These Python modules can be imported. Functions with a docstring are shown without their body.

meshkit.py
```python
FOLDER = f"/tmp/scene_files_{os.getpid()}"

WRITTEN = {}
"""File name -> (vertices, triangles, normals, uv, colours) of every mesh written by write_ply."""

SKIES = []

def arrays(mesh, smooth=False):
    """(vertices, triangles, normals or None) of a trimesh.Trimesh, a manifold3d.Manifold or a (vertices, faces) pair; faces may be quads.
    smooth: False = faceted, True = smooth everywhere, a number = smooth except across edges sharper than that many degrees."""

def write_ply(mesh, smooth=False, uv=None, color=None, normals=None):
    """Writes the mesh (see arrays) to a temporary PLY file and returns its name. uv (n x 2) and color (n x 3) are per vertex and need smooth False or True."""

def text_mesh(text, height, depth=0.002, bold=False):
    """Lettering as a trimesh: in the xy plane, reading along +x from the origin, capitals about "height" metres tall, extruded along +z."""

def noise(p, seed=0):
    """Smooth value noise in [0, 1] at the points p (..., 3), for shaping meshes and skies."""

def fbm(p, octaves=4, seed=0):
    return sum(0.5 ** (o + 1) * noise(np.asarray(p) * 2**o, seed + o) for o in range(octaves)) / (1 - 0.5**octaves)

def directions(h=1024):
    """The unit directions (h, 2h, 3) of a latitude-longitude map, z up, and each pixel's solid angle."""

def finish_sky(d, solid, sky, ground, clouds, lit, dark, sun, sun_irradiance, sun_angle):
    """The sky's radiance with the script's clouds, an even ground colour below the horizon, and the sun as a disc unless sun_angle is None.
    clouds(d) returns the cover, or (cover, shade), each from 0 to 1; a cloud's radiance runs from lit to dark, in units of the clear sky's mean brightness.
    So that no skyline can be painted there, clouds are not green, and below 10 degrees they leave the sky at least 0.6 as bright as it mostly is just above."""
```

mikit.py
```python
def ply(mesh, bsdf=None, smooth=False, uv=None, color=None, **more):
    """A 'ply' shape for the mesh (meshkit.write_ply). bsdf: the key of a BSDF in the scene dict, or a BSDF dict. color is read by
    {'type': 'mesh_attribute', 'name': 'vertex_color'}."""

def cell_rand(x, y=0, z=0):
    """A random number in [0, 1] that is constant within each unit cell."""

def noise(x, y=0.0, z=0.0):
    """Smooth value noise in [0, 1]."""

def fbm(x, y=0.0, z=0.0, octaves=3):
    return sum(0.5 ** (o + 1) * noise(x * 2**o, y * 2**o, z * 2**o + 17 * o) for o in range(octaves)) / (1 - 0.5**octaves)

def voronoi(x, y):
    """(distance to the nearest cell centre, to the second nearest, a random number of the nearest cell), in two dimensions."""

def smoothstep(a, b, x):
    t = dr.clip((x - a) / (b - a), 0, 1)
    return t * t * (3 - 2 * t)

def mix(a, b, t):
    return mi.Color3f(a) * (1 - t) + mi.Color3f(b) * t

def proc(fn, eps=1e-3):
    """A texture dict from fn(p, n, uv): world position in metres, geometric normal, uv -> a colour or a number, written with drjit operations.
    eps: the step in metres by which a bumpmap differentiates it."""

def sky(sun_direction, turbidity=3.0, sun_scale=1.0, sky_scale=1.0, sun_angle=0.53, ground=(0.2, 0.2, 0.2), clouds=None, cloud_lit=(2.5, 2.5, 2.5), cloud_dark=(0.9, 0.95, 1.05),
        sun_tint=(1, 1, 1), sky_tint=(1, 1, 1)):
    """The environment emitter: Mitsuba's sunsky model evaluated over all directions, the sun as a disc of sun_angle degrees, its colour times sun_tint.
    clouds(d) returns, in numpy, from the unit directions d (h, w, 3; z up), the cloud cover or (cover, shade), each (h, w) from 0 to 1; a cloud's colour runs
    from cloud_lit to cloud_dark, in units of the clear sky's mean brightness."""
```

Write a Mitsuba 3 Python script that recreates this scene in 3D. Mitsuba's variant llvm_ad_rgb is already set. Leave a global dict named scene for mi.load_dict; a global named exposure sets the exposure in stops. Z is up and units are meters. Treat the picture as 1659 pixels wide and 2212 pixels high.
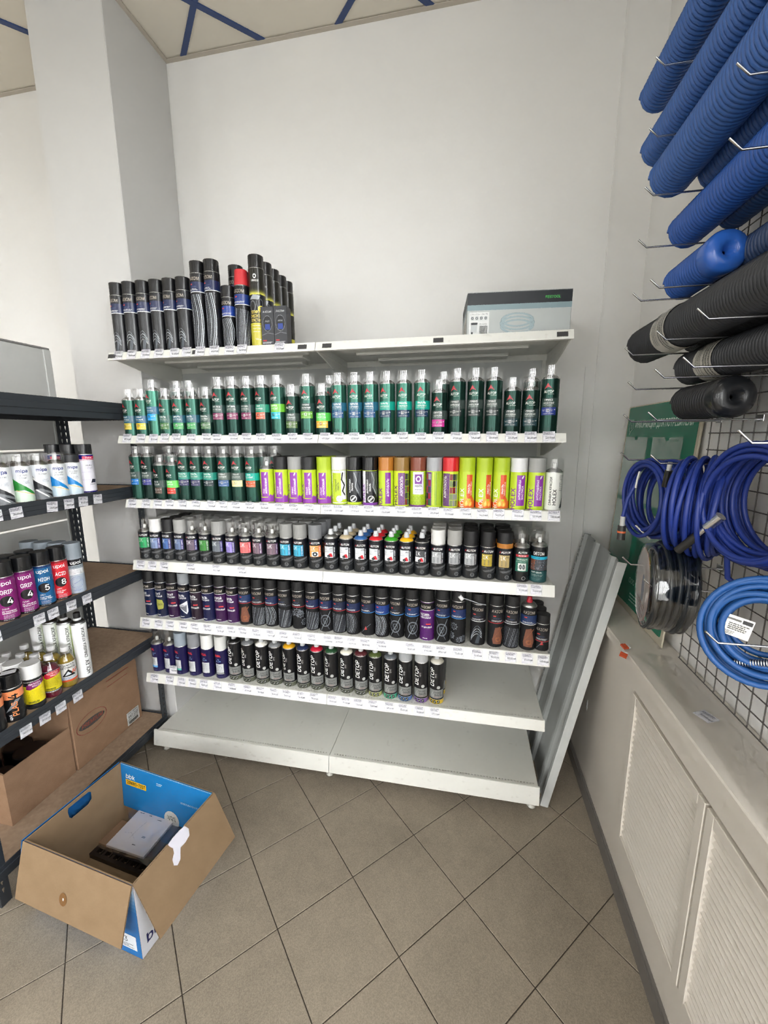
import math, random
import numpy as np, trimesh, shapely.geometry as sg
import drjit as dr
import mitsuba as mi
import mikit, meshkit
from mikit import proc, fbm, noise, smoothstep, mix, cell_rand
T4 = mi.ScalarTransform4f
scene, labels = {}, {}
rnd = random.Random(7)

# ------------------------------------------------------------------ camera, sky, exposure
EYE = np.array([1.5953, -1.6649, 1.6928])
YAW, PITCH, ROLL, FOCAL = -0.1954, 0.1814, -0.0046, 885.33
fw = np.array([math.sin(YAW) * math.cos(PITCH), math.cos(YAW) * math.cos(PITCH), -math.sin(PITCH)])
rt = np.array([math.cos(YAW), -math.sin(YAW), 0.0])
up = np.cross(rt, fw)
up = up * math.cos(ROLL) - rt * math.sin(ROLL)
scene['camera'] = {'type': 'perspective', 'fov': math.degrees(2 * math.atan(829.5 / FOCAL)), 'fov_axis': 'x', 'near_clip': 0.05, 'far_clip': 200.0,
                   'to_world': T4().look_at(origin=EYE.tolist(), target=(EYE + fw).tolist(), up=up.tolist())}
# an even overcast sky, seen through the shop windows behind the camera
scene['sky'] = mikit.sky([-0.4, -0.7, 0.6], turbidity=4.0, sun_scale=0.0, sky_scale=58.0, ground=(0.32, 0.32, 0.31),
                         clouds=lambda d: np.full(d.shape[:2], 0.92), cloud_lit=(2.3, 2.3, 2.28), cloud_dark=(1.0, 1.0, 1.0))
exposure = -0.40

# ceiling lamps of the shop, above and behind the camera (built further down): their radiance
LAMP = 2.8

# ------------------------------------------------------------------ colours and materials
def lin(h):
    if not isinstance(h, str): return np.asarray(h, float)
    c = np.array([int(h[i:i + 2], 16) for i in (0, 2, 4)]) / 255.0
    return np.where(c < 0.04045, c / 12.92, ((c + 0.055) / 1.055) ** 2.4)

def _print(p, n, uv):                                # each piece's own colour, packed into its uv by MB.ply
    r = dr.floor(uv.x)
    g = (uv.x - r - 0.0005) / 0.999
    return mi.Color3f(dr.square(r / 255.0), g, uv.y)
VC = proc(_print)
def two(b): return {'type': 'twosided', 'bsdf': b}
def pr(color, rough=0.5, spec=0.5, **k):
    c = color if isinstance(color, dict) else {'type': 'rgb', 'value': [float(x) for x in lin(color)]}
    return two({'type': 'principled', 'base_color': c, 'roughness': rough, 'specular': spec, **k})
def plastic(color, alpha=0.2, ior=1.5):
    c = color if isinstance(color, dict) else {'type': 'rgb', 'value': [float(x) for x in lin(color)]}
    return two({'type': 'roughplastic', 'distribution': 'ggx', 'alpha': alpha, 'int_ior': ior, 'diffuse_reflectance': c, 'nonlinear': False})
def flat(color):
    c = color if isinstance(color, dict) else {'type': 'rgb', 'value': [float(x) for x in lin(color)]}
    return two({'type': 'diffuse', 'reflectance': c})
def metal(color, alpha):
    c = color if isinstance(color, dict) else {'type': 'rgb', 'value': [float(x) for x in lin(color)]}
    return two({'type': 'roughconductor', 'distribution': 'ggx', 'alpha': alpha, 'material': 'none', 'specular_reflectance': c})

scene['v_gloss'] = plastic(VC, 0.05, 1.55)
scene['v_satin'] = plastic(VC, 0.2)
scene['v_matte'] = plastic(VC, 0.4, 1.4)
scene['v_foil'] = pr(VC, 0.24, 0.6, metallic=0.72)
scene['chrome'] = metal((0.72, 0.72, 0.73), 0.06)
scene['tin'] = metal(VC, 0.13)
scene['wire'] = plastic((0.10, 0.092, 0.085), 0.2)
def wallcol(a):
    lo, hi = ([float(x) * k for x in lin(a)] for k in (0.975, 1.02))
    return lambda p, n, uv: mix(lo, hi, noise(p.x * 2.3 + 3, p.y * 2.3, p.z * 2.3))
scene['paint'] = flat(proc(wallcol((0.77, 0.765, 0.75))))
scene['column_paint'] = plastic(proc(wallcol((0.77, 0.765, 0.75))), 0.3, 1.35)
scene['ceiling_panel'] = flat(proc(wallcol((0.66, 0.62, 0.54))))
def tilecol(p, n, uv):
    a = noise(p.x * 420, p.y * 420, 2.0) - 0.5
    b = noise(p.x * 5, p.y * 5, 7.0) - 0.5
    d = noise(p.x * 31, p.y * 31, 4.0) - 0.5
    return mi.Color3f(0.36, 0.305, 0.232) * (1.0 + a * 0.34 + b * 0.22 + d * 0.1)
scene['tile'] = plastic(proc(tilecol), 0.3, 1.4)
scene['grout'] = flat((0.062, 0.052, 0.042))
def whitemetal(p, n, uv):
    s = smoothstep(0.70, 0.80, fbm(p.x * 46, p.y * 46, p.z * 60, 2))
    return mix((0.85, 0.85, 0.79), (0.72, 0.71, 0.65), s * 0.5)
scene['shelf_white'] = plastic(proc(whitemetal), 0.2)
scene['panel_dull'] = plastic((0.34, 0.355, 0.345), 0.2)
scene['panel_grey'] = plastic((0.60, 0.615, 0.60), 0.18)
scene['rack_dark'] = plastic((0.030, 0.036, 0.043), 0.22)
def board(p, n, uv):
    return mix((0.245, 0.170, 0.115), (0.325, 0.235, 0.165), fbm(p.x * 90, p.y * 90, p.z * 90, 2))
scene['hardboard'] = flat(proc(board))
def carton(a, b):
    a, b = [float(x) for x in a], [float(x) for x in b]
    def f(p, n, uv):
        g = fbm(p.x * 26, p.y * 26, p.z * 26, 2)
        s = noise(p.x * 240, p.y * 240, p.z * 240)
        return mix(a, b, dr.clip(g * 0.7 + s * 0.3, 0, 1))
    return proc(f)
scene['card_inside'] = flat(carton((0.205, 0.138, 0.080), (0.250, 0.172, 0.103)))
scene['card_brown'] = flat(carton((0.225, 0.135, 0.082), (0.295, 0.186, 0.118)))
scene['knee_paint'] = plastic(proc(wallcol((0.86, 0.80, 0.71))), 0.25, 1.4)
scene['clear_cap'] = {'type': 'thindielectric', 'int_ior': 1.72}
scene['film'] = {'type': 'thindielectric', 'int_ior': 1.6}
scene['glass'] = {'type': 'thindielectric', 'int_ior': 1.5}

# ------------------------------------------------------------------ mesh helpers
class MB:
    """Collects (vertices, triangles, colour) pieces of ONE part."""
    def __init__(s): s.v, s.f, s.c, s.n = [], [], [], 0
    def add(s, v, f, col=(0.5, 0.5, 0.5)):
        v, f = np.asarray(v, float), np.asarray(f, int)
        if f.ndim == 2 and f.shape[1] == 4: f = np.vstack([f[:, [0, 1, 2]], f[:, [0, 2, 3]]])
        s.v.append(v); s.f.append(f + s.n); s.n += len(v)
        s.c.append(np.tile(lin(col), (len(v), 1)))
        return s
    def tm(s, m, col=(0.5, 0.5, 0.5)): return s.add(m.vertices, m.faces, col)
    def box(s, x0, x1, y0, y1, z0, z1, col=(0.5, 0.5, 0.5), R=None):
        v = np.array([[x, y, z] for x in (x0, x1) for y in (y0, y1) for z in (z0, z1)], float)
        if R is not None: v = v @ R[:3, :3].T + R[:3, 3]
        return s.add(v, [[0, 1, 3], [0, 3, 2], [4, 6, 7], [4, 7, 5], [0, 4, 5], [0, 5, 1], [2, 3, 7], [2, 7, 6], [0, 2, 6], [0, 6, 4], [1, 5, 7], [1, 7, 3]], col)
    def cbox(s, x0, x1, y0, y1, z0, z1, b=0.002, col=(0.5, 0.5, 0.5), R=None):
        """A box with its upright and level edges bevelled."""
        pts = []
        for x, sx in ((x0, 1), (x1, -1)):
            for y, sy in ((y0, 1), (y1, -1)):
                for z, sz in ((z0, 1), (z1, -1)):
                    pts += [[x + sx * b, y + sy * b, z], [x + sx * b, y, z + sz * b], [x, y + sy * b, z + sz * b]]
        h = trimesh.convex.convex_hull(np.array(pts))
        v = np.array(h.vertices)
        if R is not None: v = v @ R[:3, :3].T + R[:3, 3]
        return s.add(v, h.faces, col)
    def tube(s, pts, r, col=(0.5, 0.5, 0.5), n=8, closed=False, cap=True):
        pts = np.asarray(pts, float); m = len(pts)
        t = np.roll(pts, -1, 0) - np.roll(pts, 1, 0) if closed else np.gradient(pts, axis=0)
        t /= np.linalg.norm(t, axis=1, keepdims=True) + 1e-12
        a = np.array([0, 0, 1.0]) if abs(t[0][2]) < 0.9 else np.array([1.0, 0, 0])
        V = []
        ang = np.arange(n) * 2 * np.pi / n
        rr = np.broadcast_to(r, (m,))
        for p, d, q in zip(pts, t, rr):
            a = a - d * (a @ d); a /= np.linalg.norm(a)
            b = np.cross(d, a)
            V.append(p + q * (np.cos(ang)[:, None] * a + np.sin(ang)[:, None] * b))
        F = []
        for i in range(m if closed else m - 1):
            j = (i + 1) % m
            for k in range(n):
                l = (k + 1) % n
                F.append([i * n + k, i * n + l, j * n + l, j * n + k])
        V = np.vstack(V); s.add(V, F, col)
        if cap and not closed:
            k = np.arange(1, n - 1)
            s.add(V[:n], np.stack([k * 0, k + 1, k], 1), col); s.add(V[-n:], np.stack([k * 0, k, k + 1], 1), col)
        return s
    def lathe(s, lines, n=28, R=None):
        """lines: [(points (r, z) from low to high or along the outline, colour)]; smooth inside a line, an edge between lines."""
        ang = np.arange(n) * 2 * np.pi / n + 0.05
        for pts, col in lines:
            V = np.array([[r * math.cos(a), r * math.sin(a), z] for r, z in pts for a in ang])
            F = [[i * n + k, i * n + (k + 1) % n, (i + 1) * n + (k + 1) % n, (i + 1) * n + k] for i in range(len(pts) - 1) for k in range(n)]
            if R is not None: V = V @ R[:3, :3].T + R[:3, 3]
            s.add(V, F, col)
        return s
    def move(s, R):
        s.v = [v @ R[:3, :3].T + R[:3, 3] for v in s.v]; return s
    def ply(s, bsdf, smooth=False):
        v, f, c = np.vstack(s.v), np.vstack(s.f), np.vstack(s.c)
        uv = np.stack([np.round(np.sqrt(c[:, 0]) * 255) + 0.0005 + 0.999 * np.clip(c[:, 1], 0, 0.9995), c[:, 2]], 1)
        return mikit.ply((v, f), bsdf, smooth, uv=uv)

def mat(loc=(0, 0, 0), rz=0, rx=0, ry=0, sc=1.0):
    c, s = math.cos(rz), math.sin(rz); Z = np.array([[c, -s, 0], [s, c, 0], [0, 0, 1.0]])
    c, s = math.cos(rx), math.sin(rx); X = np.array([[1, 0, 0], [0, c, -s], [0, s, c]])
    c, s = math.cos(ry), math.sin(ry); Y = np.array([[c, 0, s], [0, 1, 0], [-s, 0, c]])
    R = np.eye(4); R[:3, :3] = Z @ Y @ X * sc; R[:3, 3] = loc
    return R
def frame(o, u, v):
    """A 4 x 4 whose x axis is u, y axis v (made square to u) and z axis u x v, at o."""
    u = np.array(u, float); u /= np.linalg.norm(u); v = np.array(v, float); v -= u * (u @ v); v /= np.linalg.norm(v)
    R = np.eye(4); R[:3, 0], R[:3, 1], R[:3, 2], R[:3, 3] = u, v, np.cross(u, v), o
    return R

taken = {}
def key(name, parent=None):
    full = f'{parent}__{name}' if parent else name
    n = taken.get(full, 0); taken[full] = n + 1
    return full if n == 0 else f'{full}_{n:03d}'
def put(name, shape, parent=None, R=None, label=None, cat=None, group=None, kind=None):
    k = key(name, parent)
    scene[k] = shape if R is None else {**shape, 'to_world': T4(R.tolist())}
    tag(k, label, cat, group, kind)
    return k
def tag(k, label=None, cat=None, group=None, kind=None):
    d = {a: b for a, b in (('label', label), ('category', cat), ('group', group), ('kind', kind)) if b}
    if d: labels[k] = {**labels.get(k, {}), **d}
def thing(name, label, cat, group=None):
    k = key(name); tag(k, label, cat, group); return k
ORD = lambda n: f"{n}{'th' if 10 <= n % 100 <= 20 else {1: 'st', 2: 'nd', 3: 'rd'}.get(n % 10, 'th')}"

# ------------------------------------------------------------------ printing: flat art in millimetres, laid on a can or a sheet
_g = {}
def glyphs(text, bold):
    if (text, bold) not in _g:
        m = meshkit.text_mesh(text, 1.0, 0.05, bold)
        f = m.faces[m.face_normals[:, 2] > 0.5]
        u, inv = np.unique(f, return_inverse=True)
        _g[text, bold] = (m.vertices[u][:, :2], inv.reshape(-1, 3))
    return _g[text, bold]
class Art:
    def __init__(s): s.ops = []
    def R(s, a, b, c, d, col):                      # rectangle s from a to b, z from c to d
        n = max(1, math.ceil(abs(b - a) / 4.5)); x = np.linspace(a, b, n + 1)
        v = np.vstack([np.stack([x, x * 0 + c], 1), np.stack([x, x * 0 + d], 1)])
        i = np.arange(n)
        s.ops.append((v, np.vstack([np.stack([i, i + 1, i + n + 2], 1), np.stack([i, i + n + 2, i + n + 1], 1)]), col)); return s
    def P(s, pts, col, fine=7):
        v, f = trimesh.creation.triangulate_polygon(sg.Polygon(pts).buffer(0), engine='earcut')
        if fine:
            v3, f = trimesh.remesh.subdivide_to_size(np.c_[v, v[:, 0] * 0], f, fine, max_iter=6); v = v3[:, :2]
        s.ops.append((np.array(v)[:, :2], np.array(f), col)); return s
    def O(s, x, z, rx, rz, col, hole=0.0):          # disc, ellipse or ring
        a = np.linspace(0, 2 * np.pi, 21)[:-1]; v = np.stack([x + rx * np.cos(a), z + rz * np.sin(a)], 1)
        i = np.arange(20); j = (i + 1) % 20
        if hole:
            v = np.vstack([v, np.stack([x + rx * hole * np.cos(a), z + rz * hole * np.sin(a)], 1)])
            f = np.vstack([np.stack([i, j, j + 20], 1), np.stack([i, j + 20, i + 20], 1)])
        else: v = np.vstack([v, [[x, z]]]); f = np.stack([i, j, i * 0 + 20], 1)
        s.ops.append((v, f, col)); return s
    def T(s, text, x, z, h, col, w=None, bold=True, rot=0, al='c', it=0.0):
        v, f = glyphs(text, bold); v = v * h
        wid = v[:, 0].max()
        if w and w < 0: v = v * [-w / wid, 1]; wid = -w
        elif w and wid > w: v = v * [w / wid, 1]; wid = w
        v = v + [{'c': -wid / 2, 'l': 0, 'r': -wid}[al], 0]
        v = v + np.stack([v[:, 1] * it, v[:, 1] * 0], 1)
        if rot == 2: v = -v
        elif rot: v = np.stack([-v[:, 1], v[:, 0]], 1) if rot > 0 else np.stack([v[:, 1], -v[:, 0]], 1)
        s.ops.append((v + [x, z], f, col)); return s
    def L(s, x0, x1, z, n, col, h=1.1, gap=2.4, seed=1):   # lines of print too small to read
        q = random.Random(seed)
        for i in range(n):
            x = x0; e = x1 - q.random() * 0.25 * (x1 - x0)
            while x < e:
                w = min(q.uniform(2.2, 6.5), e - x)
                s.R(x, x + w, z - i * gap - h, z - i * gap, col); x += w + 1.0
        return s
    def bars(s, x, z, w, h, col='222222', seed=3):
        q = random.Random(seed); e = x
        while e < x + w: b = q.uniform(0.3, 1.1); s.R(e, e + b, z, z + h, col); e += b + q.uniform(0.4, 1.0)
        return s
    def stroke(s, pts, w, col):
        s_ = sg.LineString(pts).buffer(w / 2, cap_style=2)
        for g in getattr(s_, 'geoms', [s_]):
            if not g.is_empty: 
                v, f = trimesh.creation.triangulate_polygon(g, engine='earcut')
                s.ops.append((np.array(v)[:, :2], np.array(f), col))
        return s
    def cyl(s, r, mb=None, base=0.24):
        mb = mb or MB()
        for i, (v, f, c) in enumerate(s.ops):
            x = v[:, 0][f]; wide = x.max(1) - x.min(1) > 4.5
            if wide.any():                           # follow the curve of the can
                v3, f2 = trimesh.remesh.subdivide_to_size(np.c_[v, v[:, 0] * 0], f[wide], 4.6, max_iter=7)
                f = np.vstack([f[~wide], f2 + len(v)]); v = np.vstack([v, v3[:, :2]])
            q = r + (base + 0.06 * min(i, 16)); a = v[:, 0] / r
            mb.add(np.stack([q * np.sin(a), -q * np.cos(a), v[:, 1]], 1) / 1000, f, c)
        return mb
    def flat(s, R, mb=None, base=0.25, sc=0.001):
        mb = mb or MB()
        for i, (v, f, c) in enumerate(s.ops):
            p = np.c_[v * sc, np.full(len(v), (base + 0.05 * min(i, 14)) * 0.001)]
            mb.add(p @ R[:3, :3].T + R[:3, 3], f, c)
        return mb

# ================================================================== the room
YB, XR, XN, ZC = 0.56, 2.205, 2.37, 3.585      # back wall, front of the knee wall, wall behind the grid, ceiling
XL, YF = -4.2, -3.7                            # left wall and shop front, both outside the frame
def struct(name, mb, bsdf, parent=None, label=None, smooth=False):
    return put(name, mb.ply(bsdf, smooth), parent, label=label, kind=None if parent else 'structure')
struct('wall_back', MB().box(XL, XN + 0.3, YB, YB + 0.12, 0, 3.9), 'paint', label='plain off-white back wall above the white shelving')
struct('trim_1', MB().box(2.150, 2.168, YB - 0.008, YB, 0.1, 2.02).box(2.2, 2.206, YB - 0.005, YB, 0.1, ZC - 0.01), 'paint', label='thin vertical cover strip on the back wall near the right corner')
struct('wall_right', MB().box(XN, XN + 0.12, -1.12, YB, 0.0, 3.9).box(XN, XN + 0.12, YF, -1.12, 0.0, 0.92).box(XN, XN + 0.12, YF, -1.12, 3.45, 3.9)
       .box(XN, XN + 0.12, YF, -3.4, 0.92, 3.45), 'paint', label='off-white side wall behind the wire grid')
struct('wall_left', MB().box(XL - 0.12, XL, YF, YB, 0, 3.9), 'paint')
# shop front behind the camera: glazed openings over a low wall
PANES = [(-3.7, -2.75), (-1.95, -1.2), (-0.4, 0.4), (1.2, 2.0)]  # leftmost opening is added to light the low wall from the left
fr = MB().box(XL, XN + 0.12, YF - 0.15, YF, 0, 0.25).box(XL, XN + 0.12, YF - 0.15, YF, 3.45, 3.9)
for a, b in zip([XL] + [p[1] for p in PANES], [p[0] for p in PANES] + [XN + 0.12]): fr.box(a, b, YF - 0.15, YF, 0.25, 3.45)
struct('wall_front', fr, 'paint')
for i, (x0, x1) in enumerate(PANES):
    w = thing(f'window_{i + 1}', None, None); tag(w, kind='structure', label='tall unseen shop window behind the camera')
    b = MB().box(x0, x0 + 0.05, YF - 0.1, YF - 0.04, 0.25, 3.45).box(x1 - 0.05, x1, YF - 0.1, YF - 0.04, 0.25, 3.45).box(x0 + .05, x1 - .05, YF - 0.1, YF - 0.04, 0.25, 0.32).box(x0 + .05, x1 - .05, YF - 0.1, YF - 0.04, 3.38, 3.45).box(x0 + .05, x1 - .05, YF - .1, YF - .04, 2.2, 2.25)
    put('window_frame', b.ply('v_satin'), w)
    put('pane', MB().add([[x0 + .05, YF - .07, .32], [x1 - .05, YF - .07, .32], [x1 - .05, YF - .07, 3.38], [x0 + .05, YF - .07, 3.38]], [[0, 1, 2, 3]]).ply('glass'), w)
w = thing('window_5', None, None); tag(w, kind='structure', label='side window past the wire grid')
b = MB().box(XN + .03, XN + .09, -3.4, -3.34, 0.92, 3.45).box(XN + .03, XN + .09, -1.18, -1.12, .92, 3.45).box(XN + .03, XN + .09, -2.28, -2.22, .92, 3.45).box(XN + .03, XN + .09, -3.4, -1.12, .92, .98).box(XN + .03, XN + .09, -3.4, -1.12, 3.39, 3.45)
put('window_frame', b.ply('v_satin'), w)
put('pane', MB().add([[XN + .06, -3.4, .95], [XN + .06, -1.12, .95], [XN + .06, -1.12, 3.42], [XN + .06, -3.4, 3.42]], [[0, 1, 2, 3]]).ply('glass'), w)
# column in the back left
struct('trim_2', MB().cbox(-0.362, 0.027, 0.157, YB, 0, ZC, 0.003), 'column_paint', label='off-white square column rising behind the shelves to the ceiling')

# floor: tiles laid diagonally in dark joints
TP, TA, TX, TY = 0.304, 0.7944, 0.5661, -0.1856
ca, sa = math.cos(TA), math.sin(TA)
G = np.array([[ca, sa], [sa, -ca]])
def patterned(p, n, uv):
    x, y = p.x - TX, p.y - TY
    a, b = (x * ca + y * sa) / TP, (x * sa - y * ca) / TP
    e = dr.minimum(dr.minimum(a - dr.floor(a), dr.ceil(a) - a), dr.minimum(b - dr.floor(b), dr.ceil(b) - b))
    return dr.select(e < 0.007, mi.Color3f(0.062, 0.052, 0.042), mi.Color3f(0.36, 0.305, 0.232))
scene['far_tile'] = flat(proc(patterned))
fl = struct('floor', MB().box(XL, XN, YF, -2.75, -0.05, 0.0).box(XL, -1.25, -2.75, YB, -0.05, 0.0), 'far_tile', label='grey-brown square floor tiles laid diagonally with dark joints')
put('joints', MB().box(-1.25, XN, -2.75, YB, -0.05, -0.0022).ply('grout'), fl)
room = sg.box(-1.25, -2.75, XN, YB)
q = random.Random(5)
for i in range(-14, 15):
    for j in range(-14, 15):
        g = 0.0016
        c = [(i * TP + g, j * TP + g), ((i + 1) * TP - g, j * TP + g), ((i + 1) * TP - g, (j + 1) * TP - g), (i * TP + g, (j + 1) * TP - g)]
        P = sg.Polygon([(TX + a * ca + b * sa, TY + a * sa - b * ca) for a, b in c]).intersection(room)
        if P.area < 2e-4: continue
        top = P.buffer(-0.0012, join_style=2)
        a = np.array(P.exterior.coords)[:-1]; t = np.array(top.exterior.coords)[:-1]
        t = np.array([t[np.argmin(((t - c_) ** 2).sum(1))] for c_ in a])
        h = q.uniform(-0.0003, 0.0003); n = len(a)
        V = np.vstack([np.c_[a, np.full(n, -0.012)], np.c_[a, np.full(n, h - 0.0012)], np.c_[t, np.full(n, h)]])
        F = []
        for l in (0, n):
            for k in range(n): F += [[l + k, l + (k + 1) % n, l + n + (k + 1) % n], [l + k, l + n + (k + 1) % n, l + n + k]]
        F += [[2 * n, 2 * n + k, 2 * n + k + 1] for k in range(1, n - 1)]
        put('tile', MB().add(V, F).ply('tile'), fl)

# suspended ceiling, its grid at 45 degrees
cl = struct('ceiling', MB().box(XL, XN + .12, YF, YB, ZC + 0.02, ZC + 0.1).box(XL, XN, YF, -1.6, ZC, ZC + 0.02).box(XL, -2.2, -1.6, YB, ZC, ZC + 0.02), 'ceiling_panel', label='suspended ceiling of cream panels in dark blue bars')
CP = 0.575; cc = math.cos(math.pi / 4)
CX, CY = 0.353, 0.326
croom = sg.box(-2.2, -1.6, XN, YB).difference(sg.box(-.362, .157, .027, YB))
for i in range(-8, 9):
    for j in range(-8, 9):
        g = 0.010
        c = [(i * CP + g, j * CP + g), ((i + 1) * CP - g, j * CP + g), ((i + 1) * CP - g, (j + 1) * CP - g), (i * CP + g, (j + 1) * CP - g)]
        P = sg.Polygon([(CX + (a - b) * cc, CY + (a + b) * cc) for a, b in c]).intersection(croom)
        for P in getattr(P, 'geoms', [P]):
            if P.is_empty or P.area < 1e-3: continue
            m = trimesh.creation.extrude_polygon(P, 0.012, engine='earcut'); m.apply_translation([0, 0, ZC + 0.004])
            put('panel', MB().tm(m).ply('ceiling_panel'), cl)
for fam in (0, 1):
    for i in range(-8, 9):
        a, b = ((i * CP, -6), (i * CP, 6)) if fam == 0 else ((-6, i * CP), (6, i * CP))
        L = sg.LineString([(CX + (u - v) * cc, CY + (u + v) * cc) for u, v in (a, b)]).buffer(0.0125, cap_style=2).intersection(croom)
        for P in getattr(L, 'geoms', [L]):
            if P.is_empty or P.area < 1e-4: continue
            m = trimesh.creation.extrude_polygon(P, 0.012, engine='earcut'); m.apply_translation([0, 0, ZC - 0.002 - 0.0008 * fam])
            put('bar', MB().tm(m, '33497a').ply('v_satin'), cl)
put('edge_angle', MB().box(0.027, XN, YB - 0.022, YB, ZC - 0.003, ZC, 'cfc6b8').box(-2.2, -.362, YB - .022, YB, ZC - .003, ZC, 'cfc6b8').box(.027, .047, .157, YB - .022, ZC - .0035, ZC, 'cfc6b8').ply('v_satin'), cl)

# flat square lamps set in the ceiling over the shop floor, outside the frame
for i, (x, y) in enumerate(((-2.7, -1.0), (-0.75, -1.0), (1.1, -1.0), (-2.7, -2.8), (-0.75, -2.8), (1.1, -2.8))):
    lm = thing('ceiling_lamp', 'square flat lamp in the ceiling behind the camera', 'lamp', 'square ceiling lamps')
    R = mat((x, y, ZC - .012), rz=math.pi / 4)
    put('frame', MB().box(-.30, .30, -.30, -.28, -.006, .014, 'e8e8e4', R).box(-.30, .30, .28, .30, -.006, .014, 'e8e8e4', R).box(-.30, -.28, -.28, .28, -.006, .014, 'e8e8e4', R).box(.28, .30, -.28, .28, -.006, .014, 'e8e8e4', R).ply('v_satin'), lm)
    put('diffuser', {**MB().add(np.array([[-.28, -.28, 0], [-.28, .28, 0], [.28, .28, 0], [.28, -.28, 0]]) @ R[:3, :3].T + R[:3, 3], [[0, 1, 2, 3]]).ply('v_satin'), 'emitter': {'type': 'area', 'radiance': {'type': 'rgb', 'value': [LAMP * 1.0, LAMP * 0.98, LAMP * 0.93]}}}, lm)

# knee wall with louvred heater doors, sill
kw = struct('wall_knee', MB().box(XR, XN, -0.205, YB, 0, 0.885).box(XR, XN, YF, -0.205, 0.81, 0.885).box(XR, XN, YF, -0.205, 0, 0.215)
            .box(XR + 0.06, XN, YF, -0.205, 0.215, 0.81), 'knee_paint', label='low boxed-in wall under the sill on the right')
struct('trim_3', MB().cbox(2.186, XN, YF, YB, 0.885, 0.925, 0.004), 'knee_paint', label='wide white window sill')
struct('baseboard_right', MB().box(XR - 0.014, XR, YF, YB, 0, 0.062).box(XR - 0.009, XR, YF, YB, 0.062, 0.07), 'v_satin', label='grey plastic skirting along the low wall')
for s in ('baseboard_right',): scene[s] = MB().box(XR - 0.014, XR, YF, YB, 0, 0.062, (0.17, 0.155, 0.14)).box(XR - 0.009, XR, YF, YB, 0.062, 0.07, (0.17, 0.155, 0.14)).ply('v_satin')
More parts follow.
